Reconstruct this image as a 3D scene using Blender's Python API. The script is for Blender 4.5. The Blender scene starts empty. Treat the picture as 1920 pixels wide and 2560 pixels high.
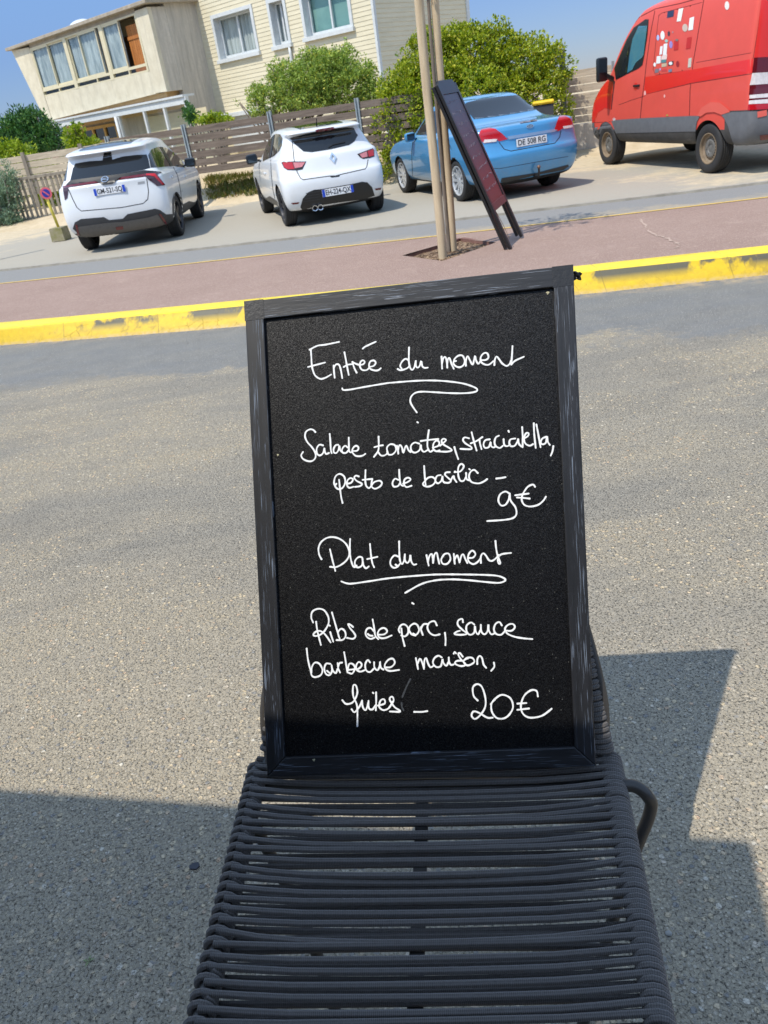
import bpy, bmesh, math, random
import numpy as np
from mathutils import Vector, Matrix
from mathutils.bvhtree import BVHTree
R = math.radians
rng = random.Random(7)
scene = bpy.context.scene
C = scene.collection

# ------------------------------------------------------------------ camera, sky, sun
FPX, PITCH, ROLL, CAMH = 1969.65, R(27.46), R(8.674), 1.683     # focal length in photo pixels (1920 x 2560)
PW, PH = 1920.0, 2560.0
_f = np.array([0, math.cos(PITCH), -math.sin(PITCH)]); _r = np.array([1.0, 0, 0]); _u = np.cross(_r, _f)
CR = math.cos(ROLL) * _r - math.sin(ROLL) * _u
CU = math.sin(ROLL) * _r + math.cos(ROLL) * _u
CF = _f
CO = np.array([0, 0, CAMH])
cd = bpy.data.cameras.new('camera'); cam = bpy.data.objects.new('camera', cd); C.objects.link(cam)
cam.matrix_world = Matrix(((CR[0], CU[0], -CF[0], 0), (CR[1], CU[1], -CF[1], 0), (CR[2], CU[2], -CF[2], CAMH), (0, 0, 0, 1)))
cd.sensor_fit = 'VERTICAL'; cd.sensor_height = 36.0; cd.sensor_width = 27.0
cd.lens = FPX / PH * 36.0
cd.clip_start = 0.02; cd.clip_end = 2000
cd.dof.use_dof = True; cd.dof.focus_distance = 1.42; cd.dof.aperture_fstop = 16.0
scene.camera = cam
SUN = Vector((-0.395, -0.301, 0.868)).normalized()               # towards the sun
SUN_EL = math.asin(SUN.z); SUN_AZ = math.atan2(SUN.x, SUN.y)
world = bpy.data.worlds.new('World'); scene.world = world; world.use_nodes = True
wn = world.node_tree.nodes; wl = world.node_tree.links
bg = wn['Background']
sky = wn.new('ShaderNodeTexSky'); sky.sky_type = 'NISHITA'; sky.sun_disc = False
sky.sun_elevation = SUN_EL; sky.sun_rotation = SUN_AZ
sky.air_density = 0.7; sky.dust_density = 0.0; sky.ozone_density = 3.0; sky.altitude = 0
# sky ramp: horizon band dimmed, unseen upper dome boosted and warmed as added fill
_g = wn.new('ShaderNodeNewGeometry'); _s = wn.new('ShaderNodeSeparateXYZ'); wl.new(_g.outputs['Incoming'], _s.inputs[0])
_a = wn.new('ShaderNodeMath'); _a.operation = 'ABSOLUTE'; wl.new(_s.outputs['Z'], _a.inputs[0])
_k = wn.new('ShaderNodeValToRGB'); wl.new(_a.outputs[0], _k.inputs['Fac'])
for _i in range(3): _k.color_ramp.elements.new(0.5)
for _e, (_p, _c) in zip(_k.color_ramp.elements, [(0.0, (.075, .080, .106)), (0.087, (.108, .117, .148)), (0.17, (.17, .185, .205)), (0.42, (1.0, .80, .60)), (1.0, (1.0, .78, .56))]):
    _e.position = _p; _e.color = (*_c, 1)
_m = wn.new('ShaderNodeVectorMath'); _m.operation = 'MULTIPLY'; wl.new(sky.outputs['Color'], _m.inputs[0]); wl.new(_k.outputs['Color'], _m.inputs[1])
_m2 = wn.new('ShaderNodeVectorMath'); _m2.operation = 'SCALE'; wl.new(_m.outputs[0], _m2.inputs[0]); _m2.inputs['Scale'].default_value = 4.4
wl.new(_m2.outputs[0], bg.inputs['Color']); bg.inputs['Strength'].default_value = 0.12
sd = bpy.data.lights.new('sun', 'SUN'); sd.energy = 3.3; sd.angle = R(0.53); sd.color = (1.0, 0.925, 0.80)
so = bpy.data.objects.new('sun', sd); C.objects.link(so)
so.rotation_euler = SUN.to_track_quat('Z', 'Y').to_euler(); so.location = (-20, -15, 40)
scene.view_settings.view_transform = 'Standard'; scene.view_settings.look = 'None'
scene.view_settings.exposure = 0.5; scene.view_settings.gamma = 1.0
scene.cycles.max_bounces = 8; scene.cycles.use_denoising = True

# ------------------------------------------------------------------ pixel -> place helpers (photo pixels, 1920 x 2560)
def ray(px):
    d = CF + (px[0] - PW / 2) / FPX * CR - (px[1] - PH / 2) / FPX * CU
    return d / np.linalg.norm(d)
def on_z(px, z=0.0):
    d = ray(px); return CO + d * ((z - CAMH) / d[2])
def on_plane(px, p0, n):
    d = ray(px); n = np.asarray(n, float); return CO + d * (((np.asarray(p0, float) - CO) @ n) / (d @ n))
def proj(p):
    d = np.asarray(p, float) - CO; z = d @ CF
    return (PW / 2 + FPX * (d @ CR) / z, PH / 2 - FPX * (d @ CU) / z)

# ------------------------------------------------------------------ object helpers
def tag(o, label=None, cat=None, group=None, kind=None):
    if label: o['label'] = label
    if cat: o['category'] = cat
    if group: o['group'] = group
    if kind: o['kind'] = kind
    return o
def empty(name, loc=(0, 0, 0), rz=0.0, parent=None):
    o = bpy.data.objects.new(name, None); C.objects.link(o); o.location = loc; o.rotation_euler = (0, 0, rz)
    o.empty_display_size = 0.1
    if parent: o.parent = parent
    return o
def obj(name, bm, mats, parent=None, smooth=False, label=None):
    me = bpy.data.meshes.new(name)
    if isinstance(bm, bmesh.types.BMesh):
        bm.to_mesh(me); bm.free()
    else:
        v, f = bm[0], bm[1]; me.from_pydata([tuple(q) for q in v], [], [tuple(q) for q in f])
        if len(bm) > 2: me.polygons.foreach_set('material_index', bm[2])
    if not isinstance(mats, (list, tuple)): mats = [mats]
    for m in mats: me.materials.append(m)
    if smooth:
        me.polygons.foreach_set('use_smooth', [True] * len(me.polygons))
    me.update()
    o = bpy.data.objects.new(name, me); C.objects.link(o)
    if parent: o.parent = parent
    if label: o['label'] = label
    return o
def autosmooth(o, ang=35):
    me = o.data; bm = bmesh.new(); bm.from_mesh(me)
    for e in bm.edges:
        if len(e.link_faces) == 2 and e.calc_face_angle(0) > R(ang): e.smooth = False
    for f in bm.faces: f.smooth = True
    bm.to_mesh(me); bm.free(); return o
def copy_tree(o, parent=None):
    c = o.copy(); C.objects.link(c)
    if parent: c.parent = parent
    for ch in list(o.children): copy_tree(ch, c)
    return c

# ------------------------------------------------------------------ shape helpers
def box(bm, c, s, rot=None, bev=0.0):
    r = bmesh.ops.create_cube(bm, size=1.0); vs = r['verts']
    M = Matrix.Translation(Vector(c)) @ (rot.to_4x4() if rot is not None else Matrix()) @ Matrix.Diagonal((s[0], s[1], s[2], 1))
    bmesh.ops.transform(bm, matrix=M, verts=vs)
    if bev > 0:
        es = list({e for v in vs for e in v.link_edges})
        bmesh.ops.bevel(bm, geom=es, offset=bev, segments=2, profile=0.5, affect='EDGES')
def oriented_box(bm, o, ex, ey, ez, a, b, bev=0.0):
    """box spanning a..b in the frame (o; ex, ey, ez)"""
    ex, ey, ez, o = Vector(ex), Vector(ey), Vector(ez), Vector(o)
    rot = Matrix((ex, ey, ez)).transposed()
    c = o + ex * (a[0] + b[0]) / 2 + ey * (a[1] + b[1]) / 2 + ez * (a[2] + b[2]) / 2
    box(bm, c, (abs(b[0] - a[0]), abs(b[1] - a[1]), abs(b[2] - a[2])), rot, bev)
def frames(path, closed=False):
    P = [Vector(p) for p in path]; n = len(P); T = []
    for i in range(n):
        a = P[i - 1] if (i > 0 or closed) else P[i]; b = P[(i + 1) % n] if (i < n - 1 or closed) else P[i]
        t = b - a; T.append(t.normalized() if t.length > 1e-9 else Vector((0, 0, 1)))
    N = T[0].orthogonal().normalized(); out = []
    for i in range(n):
        N = (N - T[i] * N.dot(T[i]))
        N = N.normalized() if N.length > 1e-6 else T[i].orthogonal().normalized()
        out.append((P[i], T[i], N, T[i].cross(N)))
    return out
def tube_data(path, r, sides=8, V=None, F=None, caps=True):
    V = [] if V is None else V; F = [] if F is None else F
    fr = frames(path); b0 = len(V); n = len(fr)
    for i, (p, t, nn, bb) in enumerate(fr):
        rr = r[i] if isinstance(r, (list, tuple)) else r
        for k in range(sides):
            a = 2 * math.pi * k / sides
            V.append(tuple(p + nn * (math.cos(a) * rr) + bb * (math.sin(a) * rr)))
    for i in range(n - 1):
        for k in range(sides):
            k2 = (k + 1) % sides
            F.append((b0 + i * sides + k, b0 + i * sides + k2, b0 + (i + 1) * sides + k2, b0 + (i + 1) * sides + k))
    if caps:
        F.append(tuple(b0 + k for k in reversed(range(sides))))
        F.append(tuple(b0 + (n - 1) * sides + k for k in range(sides)))
    return V, F
def catmull(pts, per=6):
    P = [np.array(p, float) for p in pts]
    if len(P) < 3:
        return [P[0] + (P[-1] - P[0]) * t for t in np.linspace(0, 1, per + 1)]
    Q = [2 * P[0] - P[1]] + P + [2 * P[-1] - P[-2]]; out = []
    for i in range(1, len(Q) - 2):
        p0, p1, p2, p3 = Q[i - 1], Q[i], Q[i + 1], Q[i + 2]
        for k in range(per):
            t = k / per
            out.append(0.5 * (2 * p1 + (p2 - p0) * t + (2 * p0 - 5 * p1 + 4 * p2 - p3) * t * t + (3 * p1 - p0 - 3 * p2 + p3) * t ** 3))
    out.append(P[-1]); return out
def lathe(bm, prof, seg=24, axis='Y'):
    """profile (radius, along axis)"""
    rings = []
    for r_, a_ in prof:
        ring = []
        for k in range(seg):
            t = 2 * math.pi * k / seg
            x, z = r_ * math.cos(t), r_ * math.sin(t)
            ring.append(bm.verts.new((x, a_, z) if axis == 'Y' else (x, z, a_)))
        rings.append(ring)
    for i in range(len(rings) - 1):
        for k in range(seg):
            k2 = (k + 1) % seg
            bm.faces.new((rings[i][k], rings[i][k2], rings[i + 1][k2], rings[i + 1][k]))
    return rings
def prism(bm, poly, depth, fn):
    """polygon in 2D -> fn(u, v, w) 3D, extruded w in 0..depth"""
    a = [bm.verts.new(fn(u, v, 0.0)) for u, v in poly]; b = [bm.verts.new(fn(u, v, depth)) for u, v in poly]
    n = len(poly)
    fa = bm.faces.new(a[::-1]); fb = bm.faces.new(b)
    for i in range(n): bm.faces.new((a[i], a[(i + 1) % n], b[(i + 1) % n], b[i]))
    return fa, fb

# ------------------------------------------------------------------ materials
def lin(c):
    return tuple((x / 12.92 if x <= 0.04045 else ((x + 0.055) / 1.055) ** 2.4) for x in c)
def srgb(r, g, b): return lin((r / 255, g / 255, b / 255))
class NT:
    """small node-tree writer"""
    def __init__(s, name):
        s.m = bpy.data.materials.new(name); s.m.use_nodes = True; s.t = s.m.node_tree; s.n = s.t.nodes; s.l = s.t.links
        s.b = s.n['Principled BSDF']
    def new(s, kind, **kw):
        nd = s.n.new(kind)
        for k, v in kw.items():
            if k in nd.inputs: s.put(nd, k, v)
            else: setattr(nd, k, v)
        return nd
    def put(s, nd, key, v):
        if isinstance(v, bpy.types.NodeSocket): s.l.new(v, nd.inputs[key])
        elif isinstance(v, tuple) and len(v) == 3 and nd.inputs[key].type == 'RGBA': nd.inputs[key].default_value = (*v, 1)
        else: nd.inputs[key].default_value = v
    def coord(s, scale=None, out='Object', rot=None):
        tc = s.n.new('ShaderNodeTexCoord').outputs[out]
        if scale is None and rot is None: return tc
        mp = s.n.new('ShaderNodeMapping'); s.l.new(tc, mp.inputs['Vector'])
        if scale is not None: mp.inputs['Scale'].default_value = scale if isinstance(scale, tuple) else (scale,) * 3
        if rot is not None: mp.inputs['Rotation'].default_value = rot
        return mp.outputs['Vector']
    def noise(s, vec, scale, detail=3.0, rough=0.5, out='Fac', dist=0.0):
        nd = s.n.new('ShaderNodeTexNoise'); s.l.new(vec, nd.inputs['Vector'])
        nd.inputs['Scale'].default_value = scale; nd.inputs['Detail'].default_value = detail; nd.inputs['Roughness'].default_value = rough
        nd.inputs['Distortion'].default_value = dist
        return nd.outputs[out]
    def vor(s, vec, scale, feature='F1', out='Distance', rnd=1.0):
        nd = s.n.new('ShaderNodeTexVoronoi'); nd.feature = feature; s.l.new(vec, nd.inputs['Vector'])
        nd.inputs['Scale'].default_value = scale; nd.inputs['Randomness'].default_value = rnd
        return nd.outputs[out]
    def ramp(s, fac, stops, interp='LINEAR'):
        nd = s.n.new('ShaderNodeValToRGB'); s.l.new(fac, nd.inputs['Fac']); cr = nd.color_ramp; cr.interpolation = interp
        while len(cr.elements) < len(stops): cr.elements.new(0.5)
        for e, (p, c) in zip(cr.elements, stops):
            e.position = p; e.color = (*c, 1) if isinstance(c, tuple) else (c, c, c, 1)
        return nd.outputs['Color']
    def math(s, op, a, b=None, c=None, clamp=False):
        nd = s.n.new('ShaderNodeMath'); nd.operation = op; nd.use_clamp = clamp
        for i, v in enumerate((a, b, c)):
            if v is None: continue
            if isinstance(v, bpy.types.NodeSocket): s.l.new(v, nd.inputs[i])
            else: nd.inputs[i].default_value = v
        return nd.outputs[0]
    def mix(s, fac, a, b, mode='MIX'):
        nd = s.n.new('ShaderNodeMix'); nd.data_type = 'RGBA'; nd.blend_type = mode
        for key, v in ((0, fac), (6, a), (7, b)):
            if isinstance(v, bpy.types.NodeSocket): s.l.new(v, nd.inputs[key])
            elif key == 0: nd.inputs[0].default_value = v
            else: nd.inputs[key].default_value = (*v, 1) if isinstance(v, tuple) else (v, v, v, 1)
        return nd.outputs[2]
    def mapr(s, v, a, b, c=0.0, d=1.0, smooth=False):
        nd = s.n.new('ShaderNodeMapRange'); s.l.new(v, nd.inputs[0])
        if smooth: nd.interpolation_type = 'SMOOTHSTEP'
        for i, x in zip((1, 2, 3, 4), (a, b, c, d)): nd.inputs[i].default_value = x
        return nd.outputs[0]
    def bump(s, h, strength=0.5, dist=0.002, prev=None):
        nd = s.n.new('ShaderNodeBump'); s.l.new(h, nd.inputs['Height']); nd.inputs['Strength'].default_value = strength
        nd.inputs['Distance'].default_value = dist
        if prev is not None: s.l.new(prev, nd.inputs['Normal'])
        return nd.outputs['Normal']
    def set(s, **kw):
        names = dict(color='Base Color', rough='Roughness', metal='Metallic', normal='Normal', spec='Specular IOR Level', coat='Coat Weight',
                     coat_rough='Coat Roughness', trans='Transmission Weight', ior='IOR', alpha='Alpha', sub='Subsurface Weight', sheen='Sheen Weight')
        for k, v in kw.items(): s.put(s.b, names[k], v)
        return s.m
def mat(name, color, rough=0.6, metal=0.0, var=0.12, vscale=6.0, bump=0.0, bscale=60.0, bdist=0.002, spec=0.5, coat=0.0, coord='Object'):
    t = NT(name); v = t.coord(out=coord)
    c = color
    if var > 0:
        n = t.noise(v, vscale, 4, 0.6)
        c = t.mix(t.mapr(n, 0.3, 0.7), tuple(x * (1 - var) for x in color), tuple(min(1, x * (1 + var)) for x in color))
    kw = dict(color=c, rough=rough, metal=metal, spec=spec, coat=coat)
    if bump > 0: kw['normal'] = t.bump(t.noise(v, bscale, 4, 0.6), bump, bdist)
    if coat > 0: kw['coat_rough'] = 0.03
    return t.set(**kw)
# ------------------------------------------------------------------ ground sheets
SL = -0.27                                                     # the street runs along y = k + SL x
def strip_fit(pts, z):
    g = np.array([on_z(p, z) for p in pts]); return np.polyfit(g[:, 0], g[:, 1], 2)
kf = strip_fit([(0, 862), (611, 820), (1438, 730), (1920, 691)], 0.0)          # kerb foot
kt = strip_fit([(0, 820), (610, 766), (1444, 677), (1920, 633)], 0.15)         # kerb top, front edge
kb = strip_fit([(0, 806), (608, 752), (1452, 661), (1920, 615)], 0.15)         # kerb top, back edge
yl = strip_fit([(0, 710), (640, 640), (1000, 601), (1250, 573), (1649, 528), (1920, 492)], 0.05)   # yellow line
fk = strip_fit([(0, 677), (640, 608), (1000, 564), (1250, 541), (1516, 503), (1920, 458)], 0.03)   # far kerb lip
def yat(cf, x):
    x0 = min(max(x, -6.5), 6.5); d = 2 * cf[0] * x0 + cf[1]
    return cf[0] * x0 * x0 + cf[1] * x0 + cf[2] + (x - x0) * (0.5 * d + 0.5 * SL if abs(x) > 6.5 else d)
XS = [-60, -40, -25, -16, -11] + [-8 + 0.5 * i for i in range(33)] + [11, 16, 25, 40, 60]
def sheet(rows, xs=XS, mats=None):
    """rows: list of (function y(x), z or function z(x,y)); returns verts, faces"""
    V, F = [], []
    for fy, z in rows:
        for x in xs:
            y = fy(x); V.append((x, y, z(x, y) if callable(z) else z))
    n = len(xs)
    for r in range(len(rows) - 1):
        for i in range(n - 1):
            F.append((r * n + i, r * n + i + 1, (r + 1) * n + i + 1, (r + 1) * n + i))
    return V, F

def road_mat():
    t = NT('worn_asphalt'); v = t.coord()
    # warp a little so that the pebbles are not a regular pattern
    warp = t.n.new('ShaderNodeVectorMath'); warp.operation = 'MULTIPLY_ADD'
    t.l.new(t.noise(v, 60, 2, 0.5, 'Color'), warp.inputs[0]); warp.inputs[1].default_value = (0.006, 0.006, 0.006); t.l.new(v, warp.inputs[2])
    wv = warp.outputs[0]
    sep = t.n.new('ShaderNodeSeparateXYZ'); t.l.new(v, sep.inputs[0])
    along = t.math('MULTIPLY_ADD', sep.outputs['X'], 0.27, sep.outputs['Y'])     # distance across the street
    big = t.noise(v, 0.9, 5, 0.65); mid = t.noise(v, 4.0, 5, 0.65); fine = t.noise(v, 420, 3, 0.7); vfine = t.noise(v, 170, 4, 0.7)
    edge = t.math('ADD', along, t.math('MULTIPLY', t.math('SUBTRACT', big, 0.5), 2.0))
    edge = t.math('ADD', edge, t.math('MULTIPLY', t.math('SUBTRACT', t.noise(v, 14, 3, 0.7), 0.5), 0.5))
    smooth_zone = t.mapr(edge, 5.62, 5.9, 0, 1, True)                             # smoother repair strip along the kerb
    def cells(sc):
        nd = t.n.new('ShaderNodeTexVoronoi'); t.l.new(wv, nd.inputs['Vector']); nd.inputs['Scale'].default_value = sc
        sp = t.n.new('ShaderNodeSeparateColor'); t.l.new(nd.outputs['Color'], sp.inputs[0]); return nd.outputs['Distance'], sp.outputs
    dA, cA = cells(54); dB, cB = cells(125); dC, cC = cells(230)
    st = t.coord((0.30, 1.0, 1.0), rot=(0, 0, math.atan(0.27)))                  # streaks that follow the traffic
    band = t.noise(st, 1.5, 5, 0.6); band2 = t.noise(st, 4.5, 4, 0.6)
    patch = t.math('ADD', t.math('MULTIPLY', band, 0.75), t.math('ADD', t.math('MULTIPLY', t.noise(v, 2.6, 5, 0.7), 0.45), t.math('MULTIPLY', band2, 0.15)))
    patchy = t.mapr(patch, 0.58, 0.77, -0.50, 0.46)
    base = t.ramp(cC[0], [(0.0, srgb(120, 116, 109)), (0.4, srgb(146, 141, 132)), (0.75, srgb(158, 153, 142)), (1.0, srgb(178, 172, 159))])
    base = t.mix(t.mapr(fine, 0.25, 0.75, 0.5, 0.0), base, srgb(92, 91, 90))
    base = t.mix(t.mapr(band, 0.38, 0.62, 0.0, 0.50), base, srgb(172, 162, 144))
    base = t.mix(t.mapr(t.noise(st, 2.4, 4, .6, dist=.4), 0.56, 0.68, 0.0, 0.45), base, srgb(122, 119, 114))
    base = t.mix(t.mapr(t.noise(v, 0.7, 3, .5), 0.58, 0.66, 0.0, 0.22), base, srgb(112, 108, 102))
    gB = t.ramp(cB[0], [(0.0, srgb(122, 119, 114)), (0.4, srgb(148, 144, 137)), (0.62, srgb(172, 164, 150)), (0.8, srgb(196, 182, 158)), (1.0, srgb(214, 206, 190))])
    mB = t.math('MULTIPLY', t.mapr(dB, 0.34, 0.50, 1, 0), t.mapr(t.math('ADD', cB[1], t.math('MULTIPLY', patchy, 0.8)), 0.62, 0.68))
    gA = t.ramp(cA[0], [(0.0, srgb(134, 134, 134)), (0.22, srgb(150, 149, 147)), (0.36, srgb(206, 188, 156)), (0.62, srgb(226, 208, 176)), (0.8, srgb(206, 174, 144)), (0.92, srgb(236, 228, 210)), (1.0, srgb(120, 120, 122))])
    mA = t.math('MULTIPLY', t.mapr(dA, 0.32, 0.44, 1, 0), t.mapr(t.math('ADD', cA[1], patchy), 0.80, 0.86))
    coarse = t.mix(mB, base, gB); coarse = t.mix(mA, coarse, gA)
    coarse = t.mix(t.mapr(patch, 0.64, 0.84, 0, 0.5), coarse, t.mix(t.mapr(vfine, .3, .7), srgb(150, 140, 122), srgb(190, 178, 154)))
    coarse = t.mix(t.math('MULTIPLY', t.mapr(cB[2], 0.975, 0.985), t.mapr(dB, .2, .3, 1, 0)), coarse, srgb(226, 222, 212))
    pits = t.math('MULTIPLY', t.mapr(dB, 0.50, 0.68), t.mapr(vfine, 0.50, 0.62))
    smoothc = t.mix(t.mapr(mid, 0.3, 0.7), srgb(134, 131, 123), srgb(156, 152, 141))
    smoothc = t.mix(t.mapr(fine, 0.3, 0.75), tuple(0.66 * x for x in srgb(130, 131, 131)), smoothc)
    smoothc = t.mix(t.math('MULTIPLY', t.mapr(cB[0], 0.86, 0.92), t.mapr(dB, 0.25, 0.4, 1, 0)), smoothc, srgb(180, 176, 168))
    coarse = t.mix(1.0, coarse, (0.98, 0.96, 0.91), 'MULTIPLY')
    smoothc = t.mix(t.mapr(t.noise(st, 3.0, 5, .65), .42, .62, 0, .35), smoothc, srgb(118, 121, 124))
    c = t.mix(smooth_zone, coarse, smoothc)
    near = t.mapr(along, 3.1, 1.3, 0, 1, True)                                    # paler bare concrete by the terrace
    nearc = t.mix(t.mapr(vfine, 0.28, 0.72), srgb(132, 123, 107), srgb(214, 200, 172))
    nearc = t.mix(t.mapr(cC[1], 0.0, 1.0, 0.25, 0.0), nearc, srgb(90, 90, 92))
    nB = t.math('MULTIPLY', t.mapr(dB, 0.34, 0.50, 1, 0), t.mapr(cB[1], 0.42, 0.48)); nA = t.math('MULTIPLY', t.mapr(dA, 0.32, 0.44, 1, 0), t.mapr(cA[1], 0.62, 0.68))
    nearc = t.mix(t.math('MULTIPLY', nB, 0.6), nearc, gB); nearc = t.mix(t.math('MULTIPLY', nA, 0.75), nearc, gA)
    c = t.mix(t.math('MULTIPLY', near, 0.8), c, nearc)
    c = t.mix(t.math('MULTIPLY', pits, t.mapr(smooth_zone, 0, 1, 0.75, 0.1)), c, srgb(58, 57, 58))  # shade of the pits painted into the colour
    m1, m2 = mA, mB
    # sand gathered at the foot of the kerb, and dark drops
    dirt = t.math('MULTIPLY', t.mapr(along, 6.95, 7.2, 0, 1, True), t.mapr(t.noise(v, 7, 5, 0.7), 0.42, 0.62))
    c = t.mix(t.math('MULTIPLY', dirt, 0.75), c, srgb(186, 165, 132))
    drops = t.math('MULTIPLY', t.mapr(t.noise(v, 9, 2, 0.5), 0.70, 0.76), 0.25)
    c = t.mix(drops, c, srgb(92, 90, 88))
    h = t.math('ADD', t.math('MULTIPLY', m1, 0.9), t.math('MULTIPLY', m2, 0.45))
    h = t.math('MULTIPLY', h, t.mapr(smooth_zone, 0, 1, 1.0, 0.25))
    h = t.math('ADD', h, t.math('MULTIPLY', vfine, 0.9)); h = t.math('ADD', h, t.math('MULTIPLY', fine, 0.35))
    h = t.math('SUBTRACT', h, t.math('MULTIPLY', pits, 1.2))
    nrm = t.bump(h, 1.0, 0.0045)
    return t.set(color=c, rough=t.mapr(fine, 0.2, 0.8, 0.78, 0.95), normal=nrm, spec=0.3)
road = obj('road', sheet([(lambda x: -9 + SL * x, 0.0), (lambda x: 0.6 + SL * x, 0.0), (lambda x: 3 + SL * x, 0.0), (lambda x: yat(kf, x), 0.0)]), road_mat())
tag(road, kind='structure')

# kerb: painted yellow, scuffed
def kerb_mat():
    t = NT('yellow_kerb_paint'); v = t.coord()
    n = t.noise(v, 3.0, 6, 0.7); nf = t.noise(v, 22, 5, 0.7)
    sep = t.n.new('ShaderNodeSeparateXYZ'); t.l.new(v, sep.inputs[0])
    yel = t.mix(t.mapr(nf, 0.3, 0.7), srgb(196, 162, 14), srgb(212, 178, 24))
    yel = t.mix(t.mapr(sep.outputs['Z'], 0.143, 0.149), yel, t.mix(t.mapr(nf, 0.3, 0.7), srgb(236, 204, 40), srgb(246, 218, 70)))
    dirty = t.mix(t.mapr(nf, 0.35, 0.65), srgb(176, 146, 50), srgb(200, 168, 40))
    low = t.mapr(sep.outputs['Z'], 0.085, 0.0)
    c = t.mix(t.math('MULTIPLY', low, t.mapr(n, 0.3, 0.6)), yel, dirty)
    # grey scuffs near the arris and bare patches on the face
    top = t.math('MULTIPLY', t.mapr(sep.outputs['Z'], 0.05, 0.11), t.mapr(sep.outputs['Z'], 0.1495, 0.144))
    mask = t.math('MULTIPLY', t.mapr(t.math('ADD', t.noise(v, 1.1, 3, 0.5), t.math('MULTIPLY', t.noise(t.coord((9, 9, 1.0)), 1, 3, .6), 0.34)), 0.66, 0.71), top)
    c = t.mix(t.math('MULTIPLY', mask, 0.92), c, srgb(62, 68, 70))
    runs = t.math('MULTIPLY', t.mapr(t.noise(t.coord((14, 14, .6)), 1.0, 3, .6), .52, .62), t.mapr(t.noise(v, 1.7, 3, .5), .5, .6))
    c = t.mix(t.math('MULTIPLY', runs, t.mapr(sep.outputs['Z'], 0.149, 0.14, 0, .55)), c, srgb(140, 118, 40))
    jx = t.math('ABSOLUTE', t.math('SUBTRACT', t.math('FRACT', t.math('ADD', sep.outputs['X'], 0.37)), 0.5)); c = t.mix(t.mapr(jx, 0.003, 0.007, .4, 0), c, srgb(92, 80, 44))
    crack = t.vor(v, 2.6, 'DISTANCE_TO_EDGE', 'Distance'); crack2 = t.vor(t.coord((1, 1, 1.0)), 9, 'DISTANCE_TO_EDGE', 'Distance')
    ck = t.math('MULTIPLY', t.mapr(crack2, 0.0, 0.025, 1, 0), t.mapr(n, 0.52, 0.6))
    c = t.mix(t.math('MULTIPLY', ck, 0.6), c, srgb(120, 100, 52))
    foot = t.math('MULTIPLY', t.mapr(sep.outputs['Z'], 0.03, 0.0), t.mapr(nf, 0.35, 0.6))
    c = t.mix(t.math('MULTIPLY', foot, 0.9), c, srgb(186, 160, 120))
    h = t.math('ADD', nf, t.math('MULTIPLY', ck, -1.0))
    return t.set(color=c, rough=0.55, normal=t.bump(h, 0.5, 0.004), spec=0.4)
def kerb_sheet():
    xs = [-60, -40, -25, -16, -11] + [-8 + 0.125 * i for i in range(129)] + [11, 16, 25, 40, 60]
    w = lambda x: 0.006 * math.sin(x * 5.1) + 0.004 * math.sin(x * 13.7 + 1)
    return sheet([(lambda x: yat(kf, x) - 0.004 + w(x), -0.01), (lambda x: yat(kf, x) + w(x), 0.0), (lambda x: 0.35 * yat(kf, x) + 0.65 * yat(kt, x) + w(x) * .5, 0.085), (lambda x: yat(kt, x) - 0.018, 0.128), (lambda x: yat(kt, x) - 0.004, 0.146),
                  (lambda x: yat(kt, x) + 0.012, 0.151), (lambda x: yat(kb, x) + w(x) * 0.6, 0.152), (lambda x: yat(kb, x) + 0.01, 0.14)], xs)
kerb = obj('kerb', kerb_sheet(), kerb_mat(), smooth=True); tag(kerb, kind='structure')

def pz(y0, y1, za, zb):
    return lambda x, y: za + (zb - za) * min(1, max(0, (y - yat(y0, x)) / (yat(y1, x) - yat(y0, x))))
# pink cycle path with the tree pit left open
PIT = [on_z(p, 0.12)[:2] for p in ((1005, 632), (1106, 651), (1240, 598), (1150, 585))]
def path_mat():
    t = NT('pink_asphalt'); v = t.coord()
    n = t.noise(v, 1.2, 5, 0.6); f = t.noise(v, 300, 3, 0.7); m = t.noise(v, 5, 5, 0.7)
    c = t.mix(t.mapr(n, 0.3, 0.7), srgb(148, 124, 112), srgb(166, 142, 130))
    c = t.mix(t.mapr(f, 0.3, 0.75), tuple(0.74 * x for x in srgb(148, 124, 112)), c)
    cell = t.vor(v, 160, 'F1', 'Color'); s = t.n.new('ShaderNodeSeparateColor'); t.l.new(cell, s.inputs[0])
    c = t.mix(t.mapr(s.outputs[0], 0.86, 0.9, 0, 0.5), c, srgb(196, 178, 166))
    c = t.mix(t.mapr(m, 0.58, 0.75, 0, 0.35), c, srgb(196, 174, 156))
    return t.set(color=c, rough=0.92, normal=t.bump(f, 0.5, 0.003), spec=0.25)
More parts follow.
